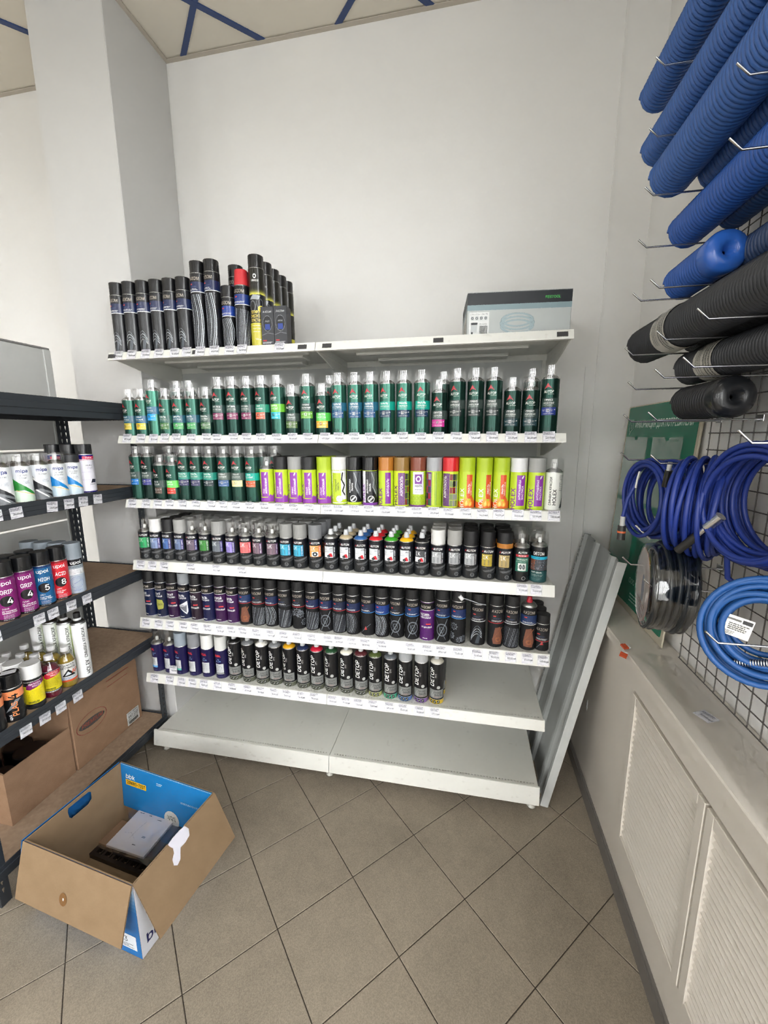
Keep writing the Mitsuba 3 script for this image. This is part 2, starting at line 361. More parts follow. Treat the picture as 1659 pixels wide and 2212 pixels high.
for d, (y1, y0) in enumerate(((-0.213, -0.668), (-0.676, -1.14), (-1.148, -1.61))):
    D = thing('louvred_door', ['white louvred heater door nearest the back corner', 'second white louvred heater door from the corner', 'third white louvred heater door, mostly out of frame'][d], 'louvred door', 'louvred heater doors under the sill')
    z0, z1 = 0.222, 0.802; fw_ = 0.03
    b = MB().cbox(XR - 0.006, XR + 0.016, y1 - fw_, y1, z0, z1, 0.002).cbox(XR - 0.006, XR + 0.016, y0, y0 + fw_, z0, z1, 0.002)
    b.cbox(XR - 0.006, XR + 0.016, y0 + fw_, y1 - fw_, z1 - 0.032, z1, 0.002).cbox(XR - 0.006, XR + 0.016, y0 + fw_, y1 - fw_, z0, z0 + 0.012, 0.002)
    put('frame', b.ply('knee_paint'), D)
    n = 26; H = (z1 - 0.032) - (z0 + 0.012)
    for k in range(n):
        zc = z0 + 0.012 + (k + 0.5) * H / n
        R = mat((XR + 0.007, 0, zc), ry=0.72)
        put('slat', MB().cbox(-0.0022, 0.0022, y0 + fw_ - 0.003, y1 - fw_ + 0.003, -0.0122, 0.0122, 0.0016, R=R).ply('knee_paint'), D)

# ================================================================== white shelving (gondola)
W, XM = 1.966, 0.985
unit = thing('shelving_unit', 'wide white metal wall shelving with seven shelves of spray cans', 'shelving')
LIPS = [(2.036, 2.072), (1.668, 1.704), (1.365, 1.404), (1.055, 1.102), (0.749, 0.800), (0.447, 0.492), (0.075, 0.158)]   # lip: lower and upper edge
put('back_panel', MB().box(0.03, W - 0.03, 0.462, 0.475, 0.12, 2.05).ply('panel_grey'), unit)
for x in (0.012, XM - 0.015, W - 0.042):
    put('upright', MB().cbox(x, x + 0.03, 0.475, 0.525, 0.02, 2.06, 0.002).ply('shelf_white'), unit)
def slots(x0, x1, y):                                # the row of holes along the front of a shelf
    return [sg.box(x, y, x + 0.0052, y + 0.0052) for x in np.arange(x0 + 0.02, x1 - 0.02, 0.0135)]
for k, (zl, zu) in enumerate(LIPS):
    base = k == 6
    for x0, x1 in ((0.028 if not base else 0.022, XM - 0.001), (XM + 0.001, W - 0.008)):
        P = sg.box(x0, 0.012, x1, 0.46).difference(sg.MultiPolygon(slots(x0, x1, 0.0235)))
        m = trimesh.creation.extrude_polygon(P, 0.0015, engine='earcut'); m.apply_translation([0, 0, zu - 0.0035])
        b = MB().tm(m)
        # front nosing: top roll, sloping rail face, foot
        y = [0.0145, 0.012, 0.006, -0.006, -0.0065, 0.0]; z = [zu - 0.002, zu, zu - 0.001, zl + 0.003, zl, zl]
        n = len(y); a = x0 - (0.0 if x0 > 0.5 else (0.024 if not base else .018)); e = x1 + (0.0 if x1 < 1.2 else 0.006)
        V = np.vstack([np.c_[np.full(n, a), y, z], np.c_[np.full(n, e), y, z]])
        b.add(V, [[i, i + 1, n + i + 1, n + i] for i in range(n - 1)])
        b.add(V, [[0, 1, 2], [0, 2, 3], [0, 3, 4], [0, 4, 5], [n, n + 2, n + 1], [n, n + 3, n + 2], [n, n + 4, n + 3], [n, n + 5, n + 4]])
        b.box(x0, x0 + 0.0015, 0.014, 0.46, zu - 0.03, zu - 0.002).box(x1 - 0.0015, x1, 0.014, 0.46, zu - 0.03, zu - 0.002)
        b.box(x0, x1, 0.4585, 0.46, zu - 0.03, zu - 0.002).box(x0, x1, 0.010, 0.0115, zl, zu - 0.004)
        s = put('shelf', b.ply('shelf_white'), unit)
        st = MB()
        for ya, yb in ((0.045, 0.125), (0.17, 0.27), (0.33, 0.41)):
            st.cbox(x0 + 0.055 + ya * 0.4, x1 - 0.055 - ya * 0.4, ya, yb, zu - 0.026, zu - 0.0037, 0.004)
        put('stiffener', st.ply('shelf_white'), s)
        if base:
            put('plinth', MB().box(x0 + 0.01, x1 - 0.01, 0.035, 0.045, 0.062, 0.12).ply('shelf_white'), unit)
    if not base:
        for x in (0.024, XM - 0.004, W - 0.012):
            v2 = [(0.02, zu - 0.033), (0.02, zu - 0.005), (0.474, zu - 0.005), (0.474, zu - 0.105), (0.40, zu - 0.10)]
            m = trimesh.creation.extrude_polygon(sg.Polygon(v2), 0.006, engine='earcut')
            v = m.vertices; v = np.c_[v[:, 2] + x, v[:, 0], v[:, 1]]
            put('bracket', MB().add(v, m.faces[:, ::-1]).ply('shelf_white'), unit)
for x in (0.02, XM - 0.02, W - 0.022):
    put('base_leg', MB().cbox(x - 0.012, x + 0.012, 0.05, 0.52, 0.045, 0.12, 0.003).ply('shelf_white'), unit)
    b = MB().lathe([([(0.004, 0.05), (0.006, 0.05), (0.006, 0.02)], 'd8d8d0'), ([(0.006, 0.022), (0.014, 0.014), (0.019, 0.006), (0.0195, 0.0), (0.0, 0.0)], 'd8d6cc')], 16, mat((x, 0.066, 0.0)))
    put('levelling_foot', b.ply('v_satin', True), unit)
for x in (0.014, 0.448, 0.93, 1.035, 1.48, 1.925):
    zl, zu = LIPS[0]; t = -0.33
    put('tape_patch', MB().box(-0.019, 0.019, -0.0012, 0.0, -0.009, 0.009, '4c4c4c', R=mat((x + (0.01 if x < 0.1 else 0), -0.0012, (zl + zu) / 2), rx=-0.33)).ply('v_matte'), unit, label='dark grey tape patch on the shelf edge')

# leaning ribbed panel
pan = thing('spare_panel', 'long white ribbed metal panel leaning on the sill beside the shelving', 'panel')
udir = np.array([0.1795, -0.022, 1.0]); udir /= np.linalg.norm(udir)
wdir = np.array([-0.01, 0.45, 0.0]); wdir -= udir * (wdir @ udir); wdir /= np.linalg.norm(wdir)
RP = frame((2.018, 0.068, 0.002), wdir, udir)         # x: across the panel (away from the camera), y: up along it, z: towards the sill
prof = [(0, 0.0), (0.0, 0.034), (0.016, 0.036), (0.022, 0.024), (0.055, 0.018)]
for c in (0.10, 0.30): prof += [(c - 0.032, 0.016), (c - 0.020, 0.030), (c - 0.008, 0.034), (c + 0.008, 0.034), (c + 0.020, 0.030), (c + 0.032, 0.016)]
prof += [(0.40, 0.016), (0.432, 0.020), (0.44, 0.034), (0.452, 0.034), (0.452, 0.0)]
prof = [(a, -b) for a, b in prof]
m = len(prof); V = np.vstack([np.array([[a, 0, b] for a, b in prof]), np.array([[a, 1.215, b] for a, b in prof])])
pb = MB().add(V, [[i, i + 1, m + i + 1, m + i] for i in range(m - 1)])
put('sheet', pb.move(RP).ply('panel_dull'), pan)
e = MB()
for k in range(86): e.box(0.440, 0.456, 0.02 + k * 0.0138, 0.028 + k * 0.0138, -0.038, -0.033)
put('punched_edge', e.move(RP).ply('panel_dull'), pan, kind='stuff')
put('side_flange', MB().cbox(-0.002, 0.0, 0, 1.215, -0.036, 0.0, 0.0008).move(RP).ply('panel_grey'), pan)

# ================================================================== spray cans
def shell(r, z0, z1, col, rnd_=2.0, n=28, lip=0.6):
    """A cap: side, rounded shoulder, top; millimetres."""
    k = [(r - rnd_ + rnd_ * math.sin(t), z1 - rnd_ + rnd_ * math.cos(t)) for t in np.linspace(math.pi / 2, 0, 4)]
    return [([(r - lip, z0), (r, z0)], col), ([(r, z0), (r, z1 - rnd_)] + k[1:] + [(r - 5, z1 - 0.2), (0.01, z1 - 0.4)], col)]
def lathe_mm(lines, bsdf, n=28, mb=None):
    b = mb or MB(); b.lathe([([(r / 1000, z / 1000) for r, z in pts], col) for pts, col in lines], n)
    return b.ply(bsdf, True) if mb is None else b
_cache = {}
def can(kind, r=32.5, hb=150, col='101214', cap=None, capcol='101010', caph=52, art=None, body='v_gloss', artkey=None, neck=True, shoulder=None, nozzle=None, capr=None, plain=False, ring=None):
    """Parts of one spray can, shared between equal cans: [(name, shape, label)]."""
    kk = (kind, r, hb, col, cap, capcol, caph, artkey, body, neck, shoulder, nozzle, capr, plain, ring)
    if kk in _cache: return _cache[kk]
    out = [('body', lathe_mm([([(r - 4, 1.5), (r - 1.2, 0), (r - 0.3, 0.8)], 'b8b8b4'), ([(r - 0.3, 0.8), (r, 2.2), (r, hb - 1), (r - 0.6, hb)], col)], body), None)]
    if cap == 'clear':
        cr = capr or r + 0.4
        sh = shoulder or 'c9cac8'
        out.append(('shoulder', lathe_mm([([(r - 0.6, hb), (r - 0.2, hb + 1.6), (r - 2.2, hb + 2.2)], 'd5d5d2'), ([(r - 2.2, hb + 2.2), (r - 6, hb + 8), (18, hb + 14), (13, hb + 16)], sh)], 'tin' if not shoulder else 'v_gloss', 22), None))
        out.append(('nozzle', lathe_mm([([(8, hb + 14), (7.6, hb + 26), (6.6, hb + 34), (0.01, hb + 35)], nozzle or 'e9e9e6')], 'v_satin', 14), 'white spray nozzle'))
        k = [(cr - 3 + 3 * math.sin(t), hb + caph - 3 + 3 * math.cos(t)) for t in np.linspace(math.pi / 2, 0, 4)]
        out.append(('cap', lathe_mm([([(cr, hb - 2), (cr - 0.2, hb + caph - 3)] + k[1:] + [(cr - 6, hb + caph - 0.3), (0.01, hb + caph - 0.6)], 'e0e4e4')], 'clear_cap', 24), 'clear plastic cap'))
    elif cap == 'bare':
        rc = ring or 'c9cac8'
        out.append(('shoulder', lathe_mm([([(r - 0.6, hb), (r - 0.2, hb + 1.8), (r - 2.4, hb + 2.6)], 'd5d5d2')], 'tin', 24), None))
        out.append(('ring', lathe_mm([([(r - 2.4, hb + 2.6), (r - 4, hb + 7), (r - 10, hb + 13), (16, hb + 16), (12, hb + 16.5)], rc)], 'v_gloss' if ring else 'tin', 24), None))
        out.append(('nozzle', lathe_mm([([(12.5, hb + 15), (12, hb + 27)], nozzle or 'dadad8'), ([(12, hb + 27), (10.4, hb + 28.5), (9.4, hb + 39), (8.4, hb + 40.5), (0.01, hb + 40.8)], nozzle or 'e6e6e4')], 'v_satin', 16), 'spray nozzle'))
    elif cap:
        cr = capr or r + (0.2 if not neck else -1.4)
        if neck: out.append(('shoulder', lathe_mm([([(r - 0.6, hb), (r - 0.3, hb + 1.8), (r - 2.6, hb + 2.6), (r - 3.2, hb + 6)], 'cfcfcc')], 'tin', 24), None))
        z0 = hb + (3.0 if neck else 0.2)
        if cap == 'flare':
            out.append(('cap', lathe_mm([([(cr - 1.5, z0), (cr - 1, z0 + 3), (cr - 5, hb + caph - 3), (cr - 7, hb + caph), (0.01, hb + caph - 1)], capcol)], 'v_satin'), None))
        elif cap == 'two':
            out.append(('cap', lathe_mm(shell(cr, z0 + 20, hb + caph, capcol), 'v_satin'), None))
            out.append(('cap_ring', lathe_mm([([(cr + .2, z0), (cr + .2, z0 + 20)], 'b0702c')], 'v_gloss'), 'amber cap ring'))
        else:
            out.append(('cap', lathe_mm(shell(cr, z0, hb + caph, capcol), 'v_gloss' if cap == 'gloss' else 'v_satin'), None))
    if art: out.append(('label', art().cyl(r).ply('v_gloss' if body != 'v_matte' else 'v_satin', False), None))
    _cache[kk] = out
    return out
def stand(parts, x, y, z, label, rot=0.0, group=None, name='spray_can', cat='spray can', tilt=0.0):
    k = thing(name, label, cat, group); R = mat((x, y, z + 0.0005), rz=rot, rx=tilt)
    for n, s, l in parts: put(n, s, k, R, l)
    return k

# ---- label designs (millimetres; s = 0 faces the customer)
def art_green(h, b1, w1, w2, b2, num):
    def f():
        A = Art(); t = h
        A.P([(-22, t - 38), (-9, t - 15), (-3, t - 22), (8, t - 38), (-2, t - 32), (-8, t - 30)], 'b8333a').P([(-9, t - 15), (-3, t - 22), (8, t - 38), (-4, t - 27)], '7e2430')
        A.T('AUTOP', -5, t - 52, 9.5, 'f4f4f0', -36).L(-8, 16, t - 55.5, 1, 'd8d8d4', 1.6)
        A.R(-30, 52, t - 105, t - 71, b1)
        A.T(w1, -3, t - 82, 7.2, 'eef0ee', 36).T(w2, -3, t - 92, 5.4, 'e6e8e6', 40).L(-24, 22, t - 95, 2, 'a8b8b0', 0.9, 2.0)
        A.R(-30, 26, t - 134, t - 105, b2)
        A.R(-10, 1.5, t - 123, t - 110.5, '1a1c1c' if sum(lin(b2)) > 0.6 else 'e8e8e8').T(num, -4.3, t - 120, 7, 'f4f4f4' if sum(lin(b2)) > 0.6 else '1a1c1c', 8.5)
        A.L(-26, -12, t - 114, 2, 'e4e4e0', 1.3, 3).L(4, 16, t - 114, 2, 'e4e4e0', 1.3, 3).O(21, t - 114, 2.2, 2.2, 'e4e4e0').L(-22, 18, t - 128, 1, 'f0f0ec', 1.5)
        A.T('1K', -4, t - (h - 10), 14, '10302a', bold=False).R(-9, 6, 3.2, 5, 'd8d8d4')
        return A
    return f
def cgreen(tall, b1, w1, w2, b2, num, col='2f564a'):
    h = 203 if tall else 163
    return can('green', 32.5, h, col, 'clear', caph=51, art=art_green(h, b1, w1, w2, b2, num), artkey=(h, b1, w1, w2, b2, num), body='v_foil')
def art_lime(kind):
    def f():
        A = Art(); h = 150
        if kind in ('primer', 'lac', 'mastic'):
            words = {'primer': ('ГРУНТ', 'АКРИЛОВЫЙ'), 'lac': ('ЛАК', 'АКРИЛОВЫЙ'), 'mastic': ('АНТИГРАВИЙНАЯ', 'МАСТИКА')}[kind]
            A.R(-10, 24, 26 if kind != 'mastic' else 16, 138, '8a3aa0')
            if kind != 'mastic': A.P([(-30, 3), (50, 3), (50, 40), (40, 30), (30, 38), (20, 24), (-30, 20)], '8a3aa0')
            A.T('HOLEX', -15, 42, 19, '7d2f92' , -88, rot=1)
            A.T(words[0], 6, 40, 8, 'f4f0f4', 80, rot=1, al='l').T(words[1], 17, 40, 8, 'f4f0f4', 84, rot=1, al='l')
            A.P([(8, 122), (14, 126), (18, 136), (13, 137), (9, 130)], 'f2f2f2')
        elif kind == 'enamel_white':
            A.R(-50, 50, 22, 148, 'eceeea').R(-60, 60, 2, 10, 'eceeea').R(-20, 22, 10, 138, 'b6cc2e').R(-60, 60, 1, 6, 'b6cc2e')
            A.T('HOLEX', -22, 50, 17, 'b6cc2e', -84, rot=1).T('АЛКИДНАЯ', 2, 55, 7, '2a2a2a', 70, rot=1, al='l').T('ЭМАЛЬ', 13, 62, 7, '2a2a2a', 60, rot=1, al='l')
            A.O(14, 26, 15, 15, 'f4f4f2').O(14, 26, 15, 15, '888888', 0.92).L(4, 24, 30, 3, '666666', 1.2, 3.4)
            A.stroke([(30, 140), (24, 110), (38, 84), (28, 60), (40, 40)], 5, '1c1c1c')
        elif kind in ('enamel_black', 'enamel_black2'):
            A.R(-60, 60, 12, 148, '15161a').R(-60, 60, 1, 12, 'b6cc2e' if kind == 'enamel_black' else '7a3a98')
            A.P([(10, 145), (50, 145), (50, 20), (22, 60), (14, 100)], '55585c').stroke([(14, 140), (24, 110), (18, 80), (34, 50)], 4, '9fa3a6').stroke([(34, 140), (30, 100), (42, 70)], 5, '2a2c30')
            if kind == 'enamel_black2': A.R(-32, -14, 12, 148, 'e6e6ea').T('HOLEX', -17, 50, 16, '7a3a98', -84, rot=1)
            A.T('АКРИЛОВАЯ', -2, 52, 7, 'f0f0f0', 76, rot=1, al='l').T('ЭМАЛЬ', 9, 60, 7, 'f0f0f0', 60, rot=1, al='l')
            A.O(10, 28, 15, 15, 'eeeeee').O(10, 28, 12, 12, '202020').stroke([(2, 20), (18, 36)], 7, 'c8c8c8')
        elif kind == 'effect':
            A.R(-55, 55, 2, 146, 'b6cc2e').L(-34, -22, 120, 12, '7d9a20', 1.4, 7, 9)
            A.T('HOLEX', -8, 30, 18, '7d2f92', -92, rot=1).R(6, 30, 10, 142, '7d2f92').T('АЭРОЗОЛЬ', 22, 40, 10, 'f4f0f4', 92, rot=1, al='l')
        elif kind == 'bronze':
            A.R(-55, 60, 2, 148, 'c6d62c').R(-8, 22, 6, 142, '6a2a80').T('HOLEX', -12, 46, 16, '4a2a50', -84, rot=1).T('АЭРОЗОЛЬ', 12, 44, 11, 'f4f0f4', 88, rot=1, al='l')
            q = random.Random(4)
            for i in range(5):
                for j in range(2): A.R(23 + j * 11, 33 + j * 11, 6 + i * 27, 31 + i * 27, q.choice(['3a3a3c', '7a1f2a', '2a4a6a', '556a3a', '8a8a8a']))
        elif kind == 'chrome':
            A.R(-55, 60, 2, 148, 'a8c22c').R(-24, 24, 52, 146, 'dcdce4').R(-15, 15, 96, 136, '7a3a90').O(0, 117, 11, 13, 'e8e4ee', 0.55).T('HOLEX', 0, 84, 7.5, '222226', 30).L(-14, 14, 74, 1, '9a9aa2', 3).L(-12, 12, 64, 2, 'b0b0b8', 1.2)
            for i in range(6):
                for j in range(2): A.O(-34 + i * 14, 16 + j * 20, 6, 8, '8aa522', 0.75)
            A.R(-60, 60, 1, 7, '7a3a90')
        elif kind == 'silver':
            A.R(-55, 60, 2, 148, '9fbc30').R(-2, 3, 6, 146, 'c8d84a').R(10, 14, 6, 146, '7d9a24').R(-40, -8, 6, 146, '6a2a80')
            q = random.Random(8)
            for i in range(5):
                for j in range(2): A.R(-36 + j * 13, -24 + j * 13, 8 + i * 27, 32 + i * 27, q.choice(['3a3a3c', '8a1f2a', '2f5a3a', '101010', '9a9a9a']))
            A.R(-60, 60, 1, 7, 'b6cc2e')
        elif kind == 'red':
            A.R(-55, 60, 2, 148, 'c6d62c').R(-30, 4, 6, 142, '5a2470').T('АЭРОЗОЛЬ', -10, 40, 12, 'f4f0f4', 96, rot=1, al='l')
            q = random.Random(11)
            for i in range(5):
                for j in range(3): A.R(5 + j * 12, 16 + j * 12, 6 + i * 27, 31 + i * 27, q.choice(['3a3a3c', '7a1f2a', '2a4a6a', '6a7a4a', '8a8a8a', '202020']))
        elif kind == 'fire':
            A.P([(-60, 2), (60, 2), (60, 36), (40, 30), (28, 48), (10, 26), (-8, 44), (-24, 24), (-60, 30)], 'd8642c')
            A.R(2, 26, 40, 138, 'd0542c').T('HOLEX', -8, 36, 18, 'f2f4e0', -92, rot=1).T('ЭМАЛЬ', 15, 60, 8, 'f4f0ea', 60, rot=1, al='l').T('ТЕРМОСТОЙКАЯ', 23, 52, 5, 'f4e8da', 80, rot=1, al='l')
            for dx, sc in ((0, 1.0), (17, .7)):
                A.P([(dx + x * sc, 8 + z * sc) for x, z in ((0, 0), (12, 6), (15, 20), (9, 34), (10, 20), (2, 48), (-2, 30), (-10, 38), (-8, 22), (-13, 14), (-8, 4))], 'eda23c').P([(dx + x * sc, 8 + z * sc) for x, z in ((0, 2), (8, 10), (4, 26), (-4, 14))], 'f4d070')
        elif kind == 'remover':
            A.R(-55, 60, 2, 148, 'e6e8e2').T('СМЫВКА КРАСКИ', -12, 20, 9, '202020', -112, rot=1, al='l').T('HOLEX', 6, 20, 13, '202020', -64, rot=1, al='l')
            for i in range(9): A.R(15, 15 + 20, 136 - i * 7, 137.6 - i * 7, '8a8a8a')
            A.P([(20, 10), (45, 10), (45, 70)], '5a5c5e')
        return A
    return f
def clime(kind, cap, capcol='b6cc2e', caph=56, gloss=False):
    return can('lime', 32.8, 150, 'b6cc2e' if kind != 'remover' else 'e6e8e2', cap, capcol, caph, art=art_lime(kind), artkey=('lime', kind, capcol), neck=False)
def art_1k(lab, strip, kind):
    def f():
        A = Art()
        A.R(-58, 58, 112, 136, '0e1018').T('AUTON', 2, 117, 9.5, 'f2f2f2', -40, it=0.2).R(-24, -18, 122, 124, 'c03030').R(-26, -20, 118, 120, 'c03030')
        A.R(-26, 18, 58, 110, lab)
        if strip: A.R(18.5, 30, 58, 110, strip).T('ГРУНТ-ФИЛЛЕР', 26.5, 60, 5.4, 'f0f0f4', 46, rot=1, al='l')
        A.T('1K', -10, 88, 18, 'f4f6f6', -24, bold=False).L(4, 17, 104, 2, '3a3c40', 1.4, 3.4)
        if kind == 'car':
            A.R(-24, 17, 60, 82, 'eceeee').P([(-8, 62), (0, 76), (10, 80), (14, 70), (16, 62)], 'c02834').O(-2, 66, 7, 6, '15161a').O(-2, 66, 3.4, 3, '55585c')
        elif kind == 'wheel': A.R(-14, 16, 60, 82, 'eceeee').O(1, 71, 11, 10, '22242a').O(1, 71, 5, 4.6, 'b8bcc0')
        else:
            for i in range(3):
                for j in range(2): A.O(-12 + j * 16, 82 - i * 8, 3, 2.8, '5c6066', 0.6)
        A.R(-58, 58, 2, 56, '1e2022').P([(-20, 40), (10, 44), (50, 56), (50, 48), (16, 36), (-10, 33)], '5a5c5e').P([(0, 30), (30, 36), (50, 44), (50, 38), (24, 28)], '3c3e40').L(-22, -2, 54, 1, 'c8c8c8', 1.2)
        A.O(10, 17, 8, 8, '9a9c9e', 0.84).O(10, 17, 4, 4, '6a6c70', 0.7)
        return A
    return f
def c1k(lab, strip, cap, capcol, kind='', ring=None, noz=None):
    return can('onek', 32.5, 138 if cap != 'bare' else 145, '14161a', cap, capcol, 66, art=art_1k(lab, strip, kind), artkey=(lab, strip, kind), neck=cap not in ('two',), ring=ring, nozzle=noz)
def art_special(top, band, word, low):
    def f():
        A = Art()
        A.R(-58, 58, 2, 140, '101214')
        if word == 'DETON':
            A.T('DETON', 0, 116, 13, 'f4f4f4', -44).R(-58, 58, 98, 110, '20aac8').T('SPECIAL', -8, 101, 5.5, '0e5060', 34)
            q = random.Random(2)
            A.R(-58, 58, 52, 98, '4a4e55').R(-34, -12, 52, 98, '7a4a38')
            for i in range(120): A.R(*(lambda x, z, w: (x, x + w, z, z + w))(q.uniform(-34, 40), q.uniform(53, 94), q.uniform(1.5, 3.5)), q.choice(['30343a', '6a6e75', '8a8e95', '5a3a30']))
            A.R(-58, 58, 2, 50, '1f4a4c').T('ГРУНТ-ЭМАЛЬ', -6, 40, 6, 'e8ecea', 44).L(-26, 24, 34, 3, 'c0ccc8', 1.2, 3.4).L(-26, 20, 18, 3, '7a9a96', 1.2, 4)
        else:
            A.T('AUTON', 0, 120, 9, 'f2f2f2', -36, it=.2).R(-28, 28, 106, 116, 'b03038').T('BOOSTER', 0, 108, 6, 'f0e0e0', 32).R(-28, 28, 44, 104, '2f6a5a').T('PREMIUM', 0, 92, 6.5, 'e8f0ea', 44).L(-24, 24, 88, 2, 'b0c8c0', 1.2)
            A.R(-16, 16, 48, 80, 'dde2df').O(0, 64, 13, 12, '3c4248').O(0, 64, 6, 5, '9aa2a8').O(8, 16, 8, 8, '9a9c9e', .8)
        return A
    return f
def art_enamel(col, w1, w2, badge=None):
    def f():
        A = Art(); h = 180
        A.R(-60, 60, h - 34, h - 2, '0d0d10').T('AXIOM', -4, h - 26, 12, 'c8bfb2', -46, bold=False).R(-60, 60, h - 36, h - 33.5, 'c8c8cc')
        A.T(w1, -8, h - 62, 12, 'f2f2f4', 46).T(w2, -4, h - 73, 7.5, 'e6e6ea', 52)
        if badge == 'olive': A.P([(-6, 40), (22, 46), (26, 70), (20, 92), (-10, 96), (-14, 60)], '9a9a48').T('ХАКИ', 6, 64, 10, '50502a', 26)
        elif badge == 'silver': A.P([(-24, 70), (26, 96), (28, 40), (20, 26), (-4, 50)], 'd0d2d8').P([(-18, 66), (22, 70), (20, 34), (-2, 54)], '6a6c74').T('СЕРЕБРИСТЫЙ', 2, 70, 6, '30323a', 40)
        else: A.R(0, 22, 78, 84, 'c83a40').T('ПРОЗРАЧНЫЙ' if badge is None else badge, 2, 62, 8, 'f0f0f2', 50)
        A.L(-14, 8, 16, 1, 'd8d8da', 4)
        A.R(-60, 60, 2, 4.2, 'd0d0d4')
        return A
    return f
def cenamel(col, w1, w2, badge=None, capcol='0e0e10'):
    return can('enamel', 32.5, 180, col, 'cap', capcol, 57, art=art_enamel(col, w1, w2, badge), artkey=(col, w1, w2, badge))
def art_axiom(h, ringc, mid, pic, seed):
    def f():
        A = Art(); q = random.Random(seed); z = h
        A.R(-60, 60, z - 72, z - 34, mid).T('AXIOM', -2, z - 28, 13, 'b8aea2', -50, bold=False).R(-20, -8, z - 46, z - 41, 'c04040').L(-18, 14, z - 52, 2, '4a5a80', 1.2, 3)
        A.L(-26, 24, z - 62, 2, 'e4e6ea', 2.0, 4.0, seed).R(-60, 60, z - 76, z - 72.5, ringc)
        lo, hi = 6, z - 80
        if pic == 'gear':
            for i in range(5):
                x, y, r = q.uniform(-28, 34), q.uniform(lo + 12, hi - 10), q.uniform(8, 17)
                A.O(x, y, r, r, '70757c', 0.8).O(x, y, r * .5, r * .5, '5a5f66', .6)
                for k in range(8): a = k * .785; A.stroke([(x + r * math.cos(a), y + r * math.sin(a)), (x + (r + 4) * math.cos(a), y + (r + 4) * math.sin(a))], 3.5, '70757c')
        elif pic == 'swirl':
            for i in range(9):
                o = i * 7; A.stroke([(-40 + o + 14 * math.sin(t * 3.1), lo + 4 + (hi - lo - 8) * t) for t in np.linspace(0, 1, 9)], q.uniform(1.4, 4), q.choice(['8a9096', '565b62', 'a8aeb4']))
        elif pic == 'lines':
            for i in range(16): A.stroke([(-44 + i * 5, lo), (-30 + i * 6, hi - 6 - i)], 2.4, q.choice(['777c83', '4a4e55', '9aa0a6']))
        elif pic == 'engine':
            A.P([(-16, lo + 10), (18, lo + 8), (26, lo + 34), (12, hi - 10), (-10, hi - 16), (-20, lo + 28)], '7a4a38').O(4, lo + 30, 12, 12, 'b0683c', .5).stroke([(-20, lo + 30), (22, hi - 14)], 3, '9a5a3a')
        elif pic == 'wheel':
            A.O(2, (lo + hi) / 2, 24, 30, '6a6f76', .82).O(2, (lo + hi) / 2, 12, 15, '50555c', .7).stroke([(-20, lo), (26, hi - 4)], 3, '7e848a').stroke([(-24, hi - 10), (20, lo + 6)], 2.4, '60656c')
        elif pic == 'red': A.P([(-8, lo + 20), (8, lo + 24), (2, lo + 40)], 'c03838').stroke([(-20, lo + 4), (0, lo + 30), (24, lo + 50)], 2.5, '60656c')
        elif pic == 'arc':
            for i in range(4): A.stroke([(-30 + 50 * t, lo + 8 + i * 5 + (40 + i * 7) * math.sin(t * 2.6)) for t in np.linspace(0, 1, 12)], 1.7, ['dfe3e8', '9aa2aa', 'c8ced4', '6a7078'][i])
            A.P([(-8, lo + 4), (8, lo + 4), (14, lo + 44), (4, lo + 50)], '3a4048')
        return A
    return f
def caxiom(h, ringc, mid, pic, seed, caph=47, col='0f1013', body='v_matte', r=32.5):
    return can('axiom', r, h, col, 'cap' if body == 'v_matte' else 'gloss', '101012', caph, art=art_axiom(h, ringc, mid, pic, seed), artkey=(h, ringc, mid, pic, seed), body=body)
def art_ranal(txt, sheet):
    def f():
        A = Art(); A.T('RANAL', -8, 118, 12, 'd83a3a', -36).T(txt[0], -4, 100, 6, '7a9ac8', 40).T(txt[1], -4, 90, 6, '7a9ac8', 40)
        A.R(-22, 20, 24, 80, 'c4c6c8').L(-18, 16, 74, 9, '7a7c80', 1, 4).R(-22, 20, 24, 34, sheet).L(-22, 18, 14, 2, '4a4a70', 1.6, 4)
        return A
    return f
def art_stripe(ringc, band, grey):
    def f():
        A = Art(); A.R(-60, 60, 2, 22, band).T('DETOP', -5, 86, 21, 'f4f4f2', -92, rot=1, al='l').L(-1, 8, 150, 5, 'c8c8c8', 1.4, 4)
        A.O(16, 84, 8, 8, 'a8aaa8').R(-30, 40, 30, 72, grey).T('ГРУНТ', 12, 54, 8, '3c3e3e', 34).T('ЭМАЛЬ', 14, 42, 8, '3c3e3e', 34).L(-4, 26, 38, 2, '8a6a66', 1.4, 3)
        A.T('4', -12, 34, 26, '8a8c8a')
        for i in range(3): A.R(-22 + i * 16, -10 + i * 16, 5, 19, '2a2c2a').stroke([(-19 + i * 16, 8), (-13 + i * 16, 16)], 2.4, 'c8cac6')
        A.R(-60, 60, 22, 24, '8a8c8a')
        return A
    return f
def cstripe(ringc, cap='bare', band='4d5048', capcol='a9abab', grey='787a78'):
    return can('stripe', 32.5, 196, '17181a', cap, capcol, 46, art=art_stripe(ringc, band, grey), artkey=(band, grey), ring=ringc, nozzle='c9cbcc')
